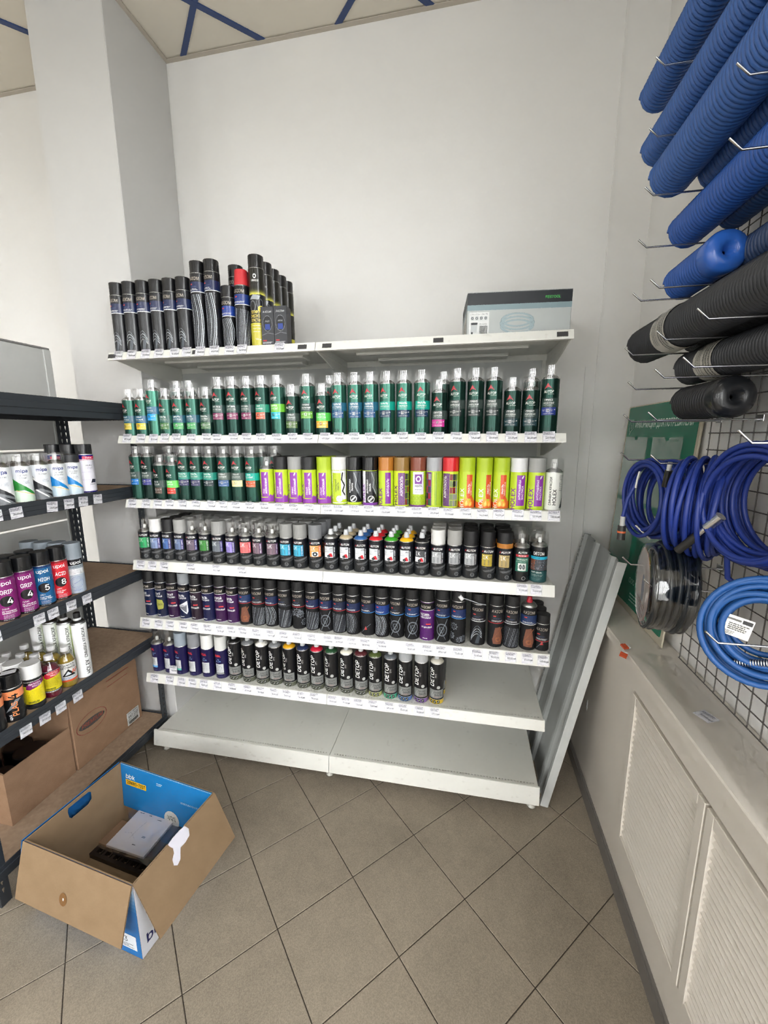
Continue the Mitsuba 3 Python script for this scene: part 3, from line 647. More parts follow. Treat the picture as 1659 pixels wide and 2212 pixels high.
def art_gold():
    A = Art(); h = 300
    A.O(0, h - 26, 7, 9, 'e8e8e4', .55).T('GRASS', 0, h - 46, 7, 'f0f0ec', 30)
    for i in range(5): A.R(-60, 60, h - 96 + i * 5, h - 91 + i * 5, ['c8c24a', '9a9638', '5e5c28', '3a3a1e', '222216'][i])
    A.P([(-30, 96), (40, 96), (40, 200), (20, 206), (-6, 190), (-30, 200)], '16171a').O(-14, 160, 13, 22, '6a6e72', .8).O(16, 170, 14, 20, '5a5e62', .8).O(20, 148, 13, 13, 'e6d040').O(20, 148, 9, 9, 'b8a428', .8)
    A.P([(-28, 186), (-10, 204), (20, 200), (12, 184)], '9aa0a6')
    A.R(-60, 60, 2, 94, 'b8b028').T('ПОЛИРОЛЬ', 0, 130, 12, 'e8cf5a', 50).T('ОЧИСТИТЕЛЬ', 0, 114, 12, 'e8cf5a', 54).T('ПЛАСТИКА', 0, 98, 12, 'e8cf5a', 50)
    A.L(-20, 24, 84, 3, 'f0ecc8', 2.2, 12).T('750 мл', 4, 26, 6, 'f4f2e0', 26)
    return A

SHELFNAME = ['top', 'second', 'third', 'fourth', 'fifth', 'sixth', 'bottom']
Y0 = 0.060
def row(k, xs, specs, ys=None, rots=None):
    z = LIPS[k][1] - 0.002
    for i, (x, (desc, parts)) in enumerate(zip(xs, specs)):
        r = 0.6 * math.atan2(EYE[0] - x, 2.4) * 0 + rnd.uniform(-0.22, 0.22)
        stand(parts, max(x, 0.036), Y0 + rnd.uniform(-0.003, 0.004), z, f'{desc}, {ORD(i + 1)} from left on the {SHELFNAME[k]} shelf', r, f'cans along the front of the {SHELFNAME[k]} shelf')
def behind(k, x, i, parts, desc, rows=1, pitch=0.068, y0=Y0):
    z = LIPS[k][1] - 0.002
    for j in range(rows):
        stand(parts, max(x, 0.038) + rnd.uniform(-.001, .001), y0 + pitch * (j + 1), z, f"{desc} {['one', 'two', 'three', 'four'][j]} back from the {ORD(i)} front can of the {SHELFNAME[k]} shelf", rnd.uniform(-.3, .3), f'cans behind the front row of the {SHELFNAME[k]} shelf')

# ---- top shelf
X1 = [0.035, 0.102, 0.169, 0.236, 0.303, 0.370, 0.441, 0.510, 0.578, 0.645, 0.716]
foam = caxiom(245, 'dfe3e8', '15224a', 'arc', 1, 55, body='v_gloss')
tall = caxiom(308, 'dfe3e8', '16244c', 'swirl', 2, 50, body='v_gloss')
short = caxiom(205, 'dfe3e8', '1c3a8a', 'swirl', 3, 48, body='v_gloss', r=30)
redc = can('axiom', 32.5, 245, '0f1013', 'flare', 'd83038', 66, art=art_axiom(245, 'dfe3e8', '1a3478', 'lines', 4), artkey='redcap')
gold = can('gold', 32.5, 306, '17170f', 'gloss', '0f0f0f', 52, art=art_gold, artkey='gold')
row(0, X1, [('black and navy glossy can', foam)] * 6 + [('very tall black glossy can with white arcs', tall)] * 2 + [('short black can with blue band', short), ('dark can with a red flared cap', redc), ('tall black and mustard can', gold)])
behind(0, 0.578, 9, tall, 'tall black can', 2, 0.075)
behind(0, 0.716, 11, gold, 'tall black and mustard can', 4, 0.074)
for i, x in enumerate((0.772, 0.829)):
    c = thing('gift_box', ['small black carton with oval window, left of the pair on the top shelf', 'small black carton with oval window, right of the pair on the top shelf'][i], 'box', 'pair of small black cartons')
    z = LIPS[0][1] - 0.002; R = mat((x, 0.045, z + .0005), rz=0.05)
    put('carton', MB().cbox(-.0275, .0275, -.026, .026, 0, .152, .001, '35363b').move(R).ply('v_satin'), c)
    A = Art().T('AXIOM', 0, 128, 7.5, 'eceef2', -36, bold=False).O(0, 86, 20, 31, '0c0d10').O(0, 86, 20, 31, '9a9ca2', .95).R(-11, 11, 62, 84, '1c3c90').R(-11, 11, 84, 112, '101216').T('AXIOM', 0, 92, 5.5, 'd8dade', 20, bold=False)
    A.stroke([(-26, 40), (0, 50), (26, 44)], 3, '6a6c72').R(-22, -6, 17, 22, 'c03038').L(-24, 22, 14, 2, 'd8dade', 2.2, 4)
    put('label', A.flat(frame(R[:3, 3] - R[:3, 1] * .026, R[:3, 0], (0, 0, 1))).ply('v_satin'), c)
# hose carton, right end
hb = thing('hose_carton', 'long grey cardboard carton with a dark top band and a printed hose', 'box')
RB = mat((1.585, 0.075, LIPS[0][1] - .0015), rz=0.075)
hl, hd, hh = 0.388, 0.27, 0.165
put('carton', MB().cbox(0, hl, 0, hd, 0, hh, .002, 'c3c8c6').move(RB).ply('v_satin'), hb)
put('flap', MB().box(0, hl, 0, hd * .49, hh, hh + .002, '9fa5a6').box(0, hl, hd * .51, hd, hh, hh + .002, '9fa5a6').move(RB).ply('v_satin'), hb)
A = Art().R(0, 388, 122, 165, '23282c').R(0, 388, 102, 122, '8fa6ac').T('FESTOOL', 318, 137, 9, '4fc05a', 58, bold=True)
A.R(8, 84, 4, 96, 'eef0ee').T('D 36 x 3,5 m - AS/CTR', 46, 86, 4.6, '50565a', 66, bold=False)
for i in range(4): A.R(14 + i * 17, 27 + i * 17, 66, 82, 'd8dcdc').O(20 + i * 17, 74, 5, 5, '50565a', .5)
A.P([(14, 22), (38, 22), (40, 50), (34, 60), (16, 52)], 'c8cccc').R(16, 40, 50, 58, '2a2e32').O(20, 20, 4, 4, '2a2e32').T('№ 204924', 62, 50, 4, '50565a', 28, bold=False).bars(48, 16, 30, 30)
for dz, w in ((0, 64), (12, 66), (24, 62)): A.O(190, 40 + dz, w, 26, 'a9bcc0', .78).O(190, 40 + dz, w, 26, '7f9296', .97)
A.P([(150, 2), (176, 2), (184, 18), (160, 22)], 'dfe6e6').P([(212, 6), (240, 20), (232, 32), (206, 16)], 'c8d0d0')
put('print', A.flat(frame(RB[:3, 3], RB[:3, 0], (0, 0, 1))).ply('v_satin'), hb)
A = Art().R(-270, 0, 122, 165, '3a4044').R(-270, 0, 102, 122, '8f9ea4').R(-160, -40, 10, 92, 'd9d6cc').L(-150, -60, 84, 8, '8a8a84', 3, 8)
put('side_print', A.flat(frame(RB[:3, 3], -RB[:3, 1], (0, 0, 1))).ply('v_satin'), hb)

# ---- second shelf: green cans
X2 = [0.036, 0.100, 0.164, 0.229, 0.295, 0.367, 0.436, 0.503, 0.571, 0.641, 0.712, 0.784, 0.851, 0.921, 0.990, 1.062, 1.132, 1.2, 1.27, 1.34, 1.414, 1.485, 1.556, 1.627, 1.698, 1.769, 1.838, 1.907]
g = cgreen
S2 = [('short green can, olive-yellow band', g(0, '2d5a6e', 'ГРУНТ', 'ПОЛИМЕРНЫЙ', 'c8b23a', '2')), ('short green can, bright yellow band', g(0, '245a78', 'ГРУНТ', 'ЦИНКОВЫЙ', 'f2c230', '3')),
      ('tall green can, sky-blue band', g(1, '1f5f80', 'ГРУНТ', 'НАПОЛНИТЕЛЬ', '1a9be6', '3', '3a6a5a'))]
S2 += [('short green can, dull green band', g(0, '2c5a50', 'ЭМАЛЬ', 'СТРУКТУРНАЯ', '4f7a45', '4'))] + [('short green can, mid-green band', g(0, '27586a', 'ЭМАЛЬ', 'СТРУКТУРНАЯ', '3f9a55', '4'))] * 2 + [('short dark green can, moss band', g(0, '2c4a40', 'ЭМАЛЬ', 'СТРУКТУРНАЯ', '4a7048', '4', '1e3b33'))]
S2 += [('tall dark green can, plum band', g(1, '2c4440', 'ГРУНТ-ЭМАЛЬ', 'ДЛЯ ПЛАСТИКА', '7a2f55', '5', '1d3b33'))] * 3 + [('tall green can, coral band', g(1, '2a8a70', 'ЛАК', 'УНИВЕРСАЛЬНЫЙ', 'd86a50', '6', '1d3b33')), ('tall green can, lime and cyan bands', g(1, '6fbf3a', 'ПРОЯВИТЕЛЬ', 'КОНТРАСТНЫЙ', '2ab0c0', '7')),
       ('short dark green can, olive band', g(0, '3d4a44', 'ГРУНТ', 'КИСЛОТНЫЙ', '4f6a35', '8', '1b352d')), ('tall green can, grass-green band', g(1, '2c4440', 'ГРУНТ', 'КИСЛОТНЫЙ', '6aa83a', '8')), ('short green can, green and orange bands', g(0, '4fc04a', 'УДАЛИТЕЛЬ', 'СИЛИКОНА', 'f0b040', '9', '1d3b33'))]
S2 += [('tall green can, slate-blue bands', g(1, '25607a', 'ПОКРЫТИЕ', 'АНТИГРАВИЙНОЕ', '27507a', '10', '366254'))] * 3 + [('tall green can, bright teal band', g(1, '0f9a86', 'ЭМАЛЬ', 'УНИВЕРСАЛЬНАЯ', '1c3450', '11', '366254'))] * 3
S2 += [('short dark green can, magenta band', g(0, '3a4541', 'УСИЛИТЕЛЬ', 'АДГЕЗИИ', 'c0308a', '12', '1b352d'))] + [('tall dark green can, charcoal band', g(1, '3a4541', 'ГРУНТ', 'УНИВЕРСАЛЬНЫЙ', '26302f', '13', '203f36'))] * 3 + [('short dark green can, dark slate band', g(0, '2f3c3a', 'ГРУНТ', 'ЭПОКСИДНЫЙ', '243c42', '14', '1b352d'))] * 2 + [('tall dark green can, navy band', g(1, '33443f', 'ГРУНТ', 'КИСЛОТНЫЙ', '2a3a80', '15', '1d3b33'))]
row(1, X2, S2)
for i in (4, 5, 13, 15, 22, 27): behind(1, X2[i - 1] + 0.012, i, g(1, '2c4440', 'ГРУНТ', 'НАПОЛНИТЕЛЬ', '7a2f55', '5', '1d3b33') if i not in (13,) else g(0, '3d4a44', 'ГРУНТ', 'КИСЛОТНЫЙ', '4f6a35', '8', '1b352d'), 'green can', 1)

# ---- third shelf
X3 = [0.036, 0.100, 0.164, 0.230, 0.294, 0.360, 0.430, 0.501, 0.570, 0.643, 0.713, 0.784, 0.851, 0.917, 0.987, 1.055, 1.122, 1.193, 1.264, 1.331, 1.401, 1.469, 1.537, 1.604, 1.673, 1.741, 1.808, 1.876, 1.943]
S3 = [('tall green can, blue band', g(1, '2c4440', 'ГРУНТ', 'ЭПОКСИДНЫЙ', '1f6fb8', '15', '294f44')), ('tall dark green can, violet band', g(1, '33443f', 'ГРУНТ', 'ЭПОКСИДНЫЙ', '3a3a80', '16', '182c27')), ('short dark green can, brown band', g(0, '33443f', 'ГРУНТ', 'МЕБЕЛЬНЫЙ', '5a4a40', '18', '1b352d')), ('short green can, light green and red bands', g(0, '6fdc60', 'СПРЕЙ', 'АДГЕЗИВНЫЙ', 'd8402f', '17', '294f44'))]
S3 += [('tall green can, teal and violet bands', g(1, '2a8a78', 'ЭМАЛЬ', 'УНИВЕРСАЛЬНАЯ', '33305a', '18', '203f36'))] * 2 + [('tall green can, teal and black bands', g(1, '2a8a78', 'ЭМАЛЬ', 'ДЛЯ ДИСКОВ', '1a2a30', '19', '203f36')), ('tall green can, grey and steel-blue bands', g(1, '55605a', 'ГРУНТ', 'АКРИЛОВЫЙ', '3f5f90', '20', '254840')), ('tall green can, cream band', g(1, '4c5a54', 'ГРУНТ', 'НАПОЛНИТЕЛЬ', 'e8dca0', '21', '2b4a40')), ('tall green can, turquoise and orange bands', g(1, '0fa090', 'ЛАК', 'МАТОВЫЙ', 'c85a30', '22', '294f44'))]
S3 += [('lime can with clear cap and purple panel', clime('lac', 'clear')), ('lime and purple can with black cap', clime('primer', 'cap', '131313')), ('lime and purple can with grey cap', clime('primer', 'cap', 'a2a2a0')), ('lime can with black cap and greyscale stripes', clime('primer', 'cap', '141416')), ('lime and purple can with lime cap', clime('primer', 'cap', 'b4cc22')),
       ('white and lime can with white cap', clime('enamel_white', 'cap', 'e9e9e6')), ('black can with lime foot and black cap', clime('enamel_black', 'gloss', '101010')), ('black and purple can with black cap', clime('enamel_black2', 'gloss', '121212')), ('lime can with copper cap', clime('effect', 'gloss', 'b0702a')), ('yellow-lime can with bronze cap', clime('bronze', 'gloss', '8a6a34')), ('white-labelled can with red-brown cap', clime('chrome', 'gloss', '7e4230')), ('lime can with silver cap', clime('silver', 'gloss', '9a9c9e')), ('purple and lime can with red cap', clime('red', 'gloss', 'c82026'))]
S3 += [('lime can with orange flames and lime cap', clime('fire', 'cap', 'b4cc22'))] * 3 + [('lime can with purple panel and white cap', clime('mastic', 'cap', 'e8e9e8')), ('lime can with purple panel and grey cap', clime('mastic', 'cap', 'a6a6a2')), ('white paint-remover can with clear cap', clime('remover', 'clear', caph=54))]
row(2, X3, S3)
for i in (3, 4): behind(2, X3[i - 1], i, S3[0][1], 'tall clear-capped green can', 1)
for i in (10, 11): behind(2, X3[i - 1] + .01, i, S3[7][1], 'tall green can', 1)
for i, d in ((12, 'black-capped lime can'), (13, 'grey-capped lime can'), (14, 'black-capped lime can'), (15, 'lime can'), (16, 'white-capped can'), (17, 'black can'), (18, 'black and purple can'), (19, 'copper-capped can'), (20, 'bronze-capped can'), (21, 'brown-capped can'), (22, 'silver-capped can'), (23, 'red-capped can'), (24, 'flame-print lime can'), (25, 'flame-print lime can'), (26, 'flame-print lime can'), (27, 'white-capped lime can'), (28, 'grey-capped lime can')):
    behind(2, X3[i - 1], i, S3[i - 1][1], d, 1)

# ---- fourth shelf
X4 = [0.038, 0.104, 0.172, 0.238, 0.304, 0.373, 0.445, 0.518, 0.586, 0.654, 0.722, 0.793, 0.861, 0.933, 1.007, 1.079, 1.148, 1.217, 1.286, 1.354, 1.421, 1.491, 1.561, 1.629, 1.699, 1.768, 1.837, 1.906]
V = '3a3170'
S4 = [('clear-capped dark can, green label', c1k('2fa060', '2a7a50', 'clear', '')), ('white-capped dark can, blue-grey label', c1k('7f90b4', V, 'cap', 'ececea')), ('black-capped dark can, blue label', c1k('4c70ac', V, 'cap', '151517')), ('grey-capped dark can, slate-blue label', c1k('6a7a9c', V, 'cap', 'a9a9a6')), ('clear-capped dark can, mauve label', c1k('6a5c6c', V, 'clear', '')), ('clear-capped dark can, leaf-green label', c1k('448a40', '2f6a30', 'clear', '')), ('grey-capped dark can, grey label', c1k('6c727a', V, 'cap', '9f9f9c')), ('clear-capped dark can, lilac label', c1k('9a8ad0', V, 'clear', '')), ('clear-capped dark can, salmon label', c1k('e87070', 'c83848', 'clear', ''))]
S4 += [('clear-capped dark can, dusky mauve label', c1k('7a6470', '55355a', 'clear', ''))] * 2 + [('grey-capped dark can, cyan label', c1k('3fa6c4', '2a80a8', 'cap', '9b9b98'))] * 2 + [('dark grey-capped can, orange label', c1k('e89a5a', 'd86a30', 'gloss', '77797c', 'wheel'))]
for d, rc, lab in (('silver-shouldered', None, 'b8bcc0'), ('pale gold-shouldered', 'b8a888', 'c8ccd0'), ('blue-shouldered', '2f5f9a', 'c8ccd0'), ('red-shouldered', 'd02530', 'c8ccd0'), ('green-shouldered', '3a9a28', 'c8ccd0'), ('yellow-shouldered', 'eeb21a', 'c8ccd0'), ('black-shouldered', '121214', '4a4c50')):
    S4.append((d + ' uncapped can, red caliper picture', c1k(lab, '20222a', 'bare', '', 'car', rc, 'd0d2d4')))
S4 += [('white-capped dark can, silver label', c1k('a4a6a8', '2a2c30', 'cap', 'e6e6e2')), ('light grey-capped dark can, silver label', c1k('9a9c9e', '2a2c30', 'cap', 'a7a6a2')), ('black-capped dark can, silver label', c1k('a4a6a8', '2a2c30', 'cap', '131315')), ('black-capped dark can, gold label', c1k('b09a3c', None, 'cap', '131315')), ('amber-and-black-capped can, tan label', c1k('b09a66', None, 'two', '131315')),
       ('clear-capped dark can, red and green label', can('sp', 32.5, 144, '14161a', 'clear', '', 62, art=art_special('', '', 'B', ''), artkey='B')), ('clear-capped can, turquoise stripe, speckled label', can('sp', 32.8, 150, '14161a', 'clear', '', 56, art=art_special('', '', 'DETON', ''), artkey='D'))]
row(3, X4, S4)
capn = ['clear-capped', 'white-capped', 'black-capped', 'grey-capped', 'clear-capped', 'clear-capped', 'grey-capped', 'clear-capped', 'clear-capped', 'clear-capped', 'clear-capped', 'grey-capped', 'grey-capped', 'dark grey-capped'] + ['uncapped'] * 7 + ['white-capped', 'grey-capped', 'black-capped', 'black-capped', 'amber-capped', 'clear-capped', 'clear-capped']
for i in range(2, 29):
    behind(3, X4[i - 1], i, S4[i - 1][1], capn[i - 1] + ' can', 2, 0.067)

# ---- fifth shelf
X5 = [0.036, 0.102, 0.168, 0.234, 0.300, 0.366, 0.432, 0.498, 0.564, 0.632, 0.700, 0.769, 0.838, 0.907, 0.975, 1.041, 1.108, 1.177, 1.244, 1.312, 1.381, 1.449, 1.517, 1.586, 1.671, 1.745, 1.812, 1.880, 1.939]
S5 = [('navy can with chrome ring', cenamel('101a38', 'ЛАК', 'АКРИЛОВЫЙ')), ('navy can with khaki badge', cenamel('131b34', 'ГРУНТ', 'АКРИЛОВЫЙ', 'olive')), ('dark plum can with chrome ring', cenamel('2c1436', 'ГРУНТ', 'ДЛЯ ПЛАСТИКА')), ('navy can with silver badge and silver cap', cenamel('121a38', 'ЭМАЛЬ', 'ДЛЯ ДИСКОВ', 'silver', '8c9094')), ('dark brown-plum can with chrome ring', cenamel('241826', 'ЭМАЛЬ', 'АКРИЛОВАЯ', 'ЧЁРНЫЙ')), ('indigo can with chrome ring', cenamel('171a3e', 'ЭМАЛЬ', 'АКРИЛОВАЯ', 'ЧЁРНАЯ')), ('purple can with spray lettering', cenamel('34143e', 'СПРЕЙ', 'УНИВЕРСАЛЬНЫЙ')), ('violet can with chrome ring', cenamel('361844', 'УСИЛИТЕЛЬ', 'РЕЗИНОВЫЙ', 'ЧЁРНЫЙ'))]
for i, (rg, md, pc, d) in enumerate((('a83038', '18305c', 'engine', 'matte navy can with red ring and red patch'), ('a83038', '17181e', 'lines', 'matte black can with red ring'), ('a83038', '16244a', 'swirl', 'matte black can with red ring and grey pattern'), ('3a3d44', '1a1b20', 'lines', 'matte black can with grey hatching'), ('a83038', '17181e', 'gear', 'matte black can with gear pictures'), ('a83038', '16244a', 'lines', 'matte navy-banded can with red ring'), ('a83038', '16244a', 'wheel', 'matte black can with round picture'), ('a83038', '17203c', 'lines', 'matte black can with red ring and stripes'), ('a83038', '16244a', 'swirl', 'matte navy-banded can with swirls'), ('3a80c0', '17203c', 'red', 'matte black can with blue ring and red spot'), ('3a80c0', '1a3a80', 'swirl', 'matte can with bright navy band and blue ring'), ('3a80c0', '17181e', 'wheel', 'matte black can with blue ring'), ('3a80c0', '16305c', 'wheel', 'matte navy can with blue ring'))):
    S5.append((d, caxiom(185, rg, md, pc, 20 + i)))
S5 += [('glossy purple cleaner can', cenamel('4c1c5e', 'ОЧИСТИТЕЛЬ', 'УНИВЕРСАЛЬНЫЙ')), ('matte can with blue ring and wheel picture', caxiom(192, '3a80c0', '16244a', 'wheel', 41)), ('taller matte navy can with blue ring', caxiom(192, '3a80c0', '1a2c5c', 'gear', 42)), ('matte black can with white ring and arcs', caxiom(185, 'd8dade', '17181e', 'arc', 43)), ('matte black can with red ring and brown picture', caxiom(185, 'a83038', '17181e', 'engine', 44)), ('matte black can with pale ring', caxiom(185, 'c8ccd2', '1a1b20', 'lines', 45)), ('dark can with a red nozzle and silver dome', can('axiom', 32.5, 190, '0f1013', 'bare', '', 46, art=art_axiom(190, 'd8dade', '17305c', 'engine', 46), artkey='rn', body='v_matte', nozzle='b02030')), ('short matte black can with red ring', caxiom(118, 'a83038', '17181e', 'red', 47, 40, r=29))]
row(4, X5, S5)
behind(4, 1.935, 29, S5[-1][1], 'short black can', 2, 0.064)
# the white extension tube on the 25th can
put('hose_nozzle', MB().tube([(1.60, 0.028, 1.012), (1.615, 0.026, 1.010), (1.64, 0.024, 1.004), (1.67, 0.024, 0.994), (1.70, 0.030, 0.988)], 0.0022, '9a9ca0').tube([(1.602, 0.028, 1.005), (1.588, 0.028, 1.022)], 0.009, 'e6e6e6', 12).ply('v_satin'), label='thin grey tube with white tip in front of a black can on the fifth shelf', cat='spray tube')

# ---- sixth shelf
X6 = [0.040, 0.112, 0.180, 0.256, 0.330, 0.407, 0.481, 0.558, 0.633, 0.703, 0.777, 0.848, 0.919, 0.993, 1.068, 1.139, 1.208, 1.281, 1.352, 1.426, 1.497]
def rn(cap, capcol, t, sheet, k): return can('ranal', 32.5, 150, '1b1740', cap, capcol, 74, art=art_ranal(t, sheet), artkey=k)
S6 = [('indigo can with clear cap and blue sheet foot', rn('clear', '', ('2K CLEAR', 'COAT'), '5a9ad0', 1)), ('indigo can with clear cap', rn('clear', '', ('2K CLEAR', 'COAT'), 'c4c6c8', 2)), ('indigo can with blue-grey cap', rn('cap', '99a4ae', ('1K', 'PRIMER'), '5ab0a0', 3)), ('indigo can with dull silver cap', rn('cap', '8c8e92', ('', '1K') if 0 else ('1K', 'LACK'), 'c4c6c8', 4)), ('indigo can with white cap', rn('cap', 'efefec', ('1K', 'FILLER'), 'c4c6c8', 5)), ('indigo can with off-white cap', rn('cap', 'dcdcd8', ('1K', 'FILLER'), '8a8c8e', 6))]
for d, rc in (('black', '141414'), ('grey', '6c6e70'), ('white', 'e4e2da'), ('mid-grey', '7c7e80'), ('mustard', 'd09a1c'), ('navy', '202c4c'), ('red', 'b81c34'), ('dark green', '24482c'), ('cream', 'e6e2d2'), ('maroon', '54262a'), ('olive', '505c30')):
    S6.append((f'black striped can with {d} shoulder ring', cstripe(rc, band='55584a' if d != 'olive' else '9a9c60')))
S6 += [('black can with green foot band', cstripe('5c6064', band='3f9a78')), ('black can with silver cap and blue foot', cstripe(None, 'gloss', '4a6a9a', '9b9d9f')), ('black can with silver cap and lilac foot', cstripe(None, 'gloss', '7a5a9a', 'a8a9aa')), ('black can with silver dome and gold foot', cstripe('c4bfb2', band='c0a028'))]
row(5, X6, S6)
behind(5, X6[-1] + .004, 21, S6[-1][1], 'gold-footed can', 2, 0.07)

# ---- price tickets on the shelf edges
def ticket(v):
    q = random.Random(v); A = Art()
    A.R(-22, 22, -20.5, 20.5, 'f6f6fa').L(-20, 20, 18, 4, '4c4c62', 1.6, 3.0, v)
    A.R(-22, 22, 3, 3.5, '8a8aa0').L(-20, -6, 1, 1, '9a9ab0', 1).T(f"{q.choice([260, 310, 350, 405, 470, 510, 540, 690, 875])},00 руб", 4, -8, 7.2, '2c2c40', 34).R(-22, 22, -13.4, -13, '8a8aa0').L(-20, 0, -15, 1, '8a8aa0', 1)
    for a, b, c, d in ((-22, -21.5, -20.5, 20.5), (21.5, 22, -20.5, 20.5), (-22, 22, 20, 20.5), (-22, 22, -20.5, -20)): A.R(a, b, c, d, '9a9aac')
    mb = MB().box(-.022, .022, -.0205, .0205, -.0004, .0001, 'f4f4f8')
    return A.flat(np.eye(4), mb, 0.13).ply('v_satin')
TICK = [ticket(v) for v in range(8)]
TX_ = {0: [0.057, 0.126, 0.197, 0.264, 0.342, 0.401, 0.466, 0.533, 0.604, 0.662, 0.83],
       1: [0.053, 0.127, 0.193, 0.252, 0.31, 0.385, 0.461, 0.512, 0.593, 0.656, 0.723, 0.797, 0.869, 0.938, 1.015, 1.074, 1.141, 1.208, 1.275, 1.343, 1.416, 1.487, 1.557, 1.627, 1.694, 1.766, 1.836, 1.902],
       2: [0.04, 0.117, 0.179, 0.242, 0.309, 0.38, 0.458, 0.518, 0.581, 0.65, 0.719, 0.794, 0.86, 0.931, 1.015, 1.065, 1.135, 1.199, 1.269, 1.335, 1.403, 1.473, 1.533, 1.602, 1.669, 1.732, 1.805, 1.872, 1.94],
       3: [0.047, 0.113, 0.178, 0.322, 0.457, 0.59, 1.838, 1.892],
       4: [0.039, 0.113, 0.176, 0.252, 0.313, 0.383, 0.451, 0.511, 0.57, 0.642, 0.716, 0.781, 0.848, 0.919, 1.0, 1.051, 1.113, 1.175, 1.251, 1.381, 1.456, 1.517, 1.589, 1.669, 1.74, 1.808, 1.875, 1.938],
       5: [0.051, 0.141, 0.208, 0.271, 0.336, 0.413, 0.492, 0.574, 0.643, 0.717, 0.782, 0.855, 0.921, 1.012, 1.078, 1.138, 1.209, 1.287, 1.35, 1.425, 1.494]}
last = None
for k, xs in TX_.items():
    zl, zu = LIPS[k]; sl = math.atan2(0.012, zu - zl)
    for i, x in enumerate(xs):
        cz = (zl + zu) / 2 + {0: 0.002, 1: 0.004, 2: 0.002, 3: 0.003, 4: 0.0, 5: 0.0}[k] + rnd.uniform(-.0015, .0015)
        R = frame((x, 0.0, cz), (1, 0, rnd.uniform(-.02, .02)), (0, math.sin(sl), math.cos(sl)))
        R[:3, 3] += R[:3, 2] * (0.0014 + 0.0006 * (i % 2))
        put('price_ticket', TICK[rnd.randrange(8)], None, R, f'white price ticket on the {SHELFNAME[k]} white shelf edge, {ORD(i + 1)} from left', 'price ticket', f'price tickets on the {SHELFNAME[k]} shelf edge')
put('price_ticket', TICK[3], None, frame((0.152, 0.018, 0.518), (1, 0, .05), (0, .2, 1)), 'loose white ticket standing before the second indigo can on the sixth shelf', 'price ticket')

# ================================================================== dark rack on the left, at right angles to the shelving
RX0, RX1, RY0, RY1 = -0.450, -0.020, -0.745, 0.135
rack = thing('storage_rack', 'dark grey slotted-steel rack with brown board shelves on the left', 'rack')
RZ = [1.855, 1.458, 1.033, 0.650, 0.158]
def post(x, y, sx, sy):
    b = MB(); 
    hol = [sg.box(0.011, z, 0.019, z + 0.012).union(sg.box(0.013, z - 0.008, 0.017, z)) for z in np.arange(0.06, 1.83, 0.033)]
    P = sg.box(0, 0, 0.036, 1.87).difference(sg.MultiPolygon(hol))
    m = trimesh.creation.extrude_polygon(P, 0.0018, engine='earcut'); v = m.vertices
    for ax in (0, 1):
        w = np.c_[x + sx * v[:, 0], y + sy * v[:, 2], v[:, 1]] if ax == 0 else np.c_[x + sx * v[:, 2], y + sy * v[:, 0], v[:, 1]]
        b.add(w, m.faces)
    return b
for x, y, sx, sy in ((RX1, RY0, -1, 1), (RX1, RY1, -1, -1), (RX0, RY0, 1, 1), (RX0, RY1, 1, -1)):
    put('post', post(x, y, sx, sy).ply('rack_dark'), rack)
for i, z in enumerate(RZ):
    lo = z - (0.076 if i == 0 else 0.056)
    prof_ = [(0, lo), (0, z), (-0.003, z + .001), (-0.006, z), (-0.006, z - .012)]
    for nm, x, s in (('beam', RX1 + .002, 1), ('beam', RX0 - .002, -1)):
        b = MB().cbox(min(x, x - s * .004), max(x, x - s * .004), RY0 - .001, RY1 + .001, lo, z, .0012).cbox(min(x + s * .0035, x - s * .004), max(x + s * .0035, x - s * .004), RY0, RY1, lo + (z - lo) * .35, lo + (z - lo) * .68, .002)
        b.box(min(x, x - s * .022), max(x, x - s * .022), RY0, RY1, z - .022, z - .020)
        put(nm, b.ply('rack_dark'), rack)
    for y, s in ((RY0 - .002, 1), (RY1 + .002, -1)):
        put('end_beam', MB().cbox(RX0, RX1, min(y, y + s * .004), max(y, y + s * .004), lo, z, .0012).ply('rack_dark'), rack)
    put('shelf_board', MB().cbox(RX0 + .004, RX1 - .004, RY0 + .004, RY1 - .004, z - .0185, z - (.001 if i == 0 else .004), .0012).ply('hardboard'), rack)
# back-to-back white shelving seen through and above the rack
bg = thing('display_wall', 'white metal back of another shelf unit, rising behind the dark rack', 'shelving')
xb = RX0 - 0.035
for k, (z0, z1) in enumerate(((0.12, 0.50), (0.51, 0.89), (0.90, 1.26), (1.27, 1.63), (1.64, 1.878), (1.892, 2.13))):
    put('panel', MB().cbox(xb - .012, xb, -1.2, 0.150, z0, z1, .002).ply('panel_grey'), bg)
put('top_rail', MB().cbox(xb - .02, xb + .004, -1.2, 0.150, 2.13, 2.139, .002, (0.25, .25, .25)).ply('v_satin'), bg)
put('upright', MB().cbox(xb - .002, xb + .006, 0.115, 0.152, 0.05, 2.13, .002).ply('panel_grey'), bg)
put('bottom_rail', MB().cbox(xb - .016, xb + .005, -1.2, 0.150, 1.876, 1.893, .002).ply('shelf_white'), bg)
put('foot', MB().box(xb - .02, xb + .01, -1.2, 0.15, 0, .12).ply('shelf_white'), bg)

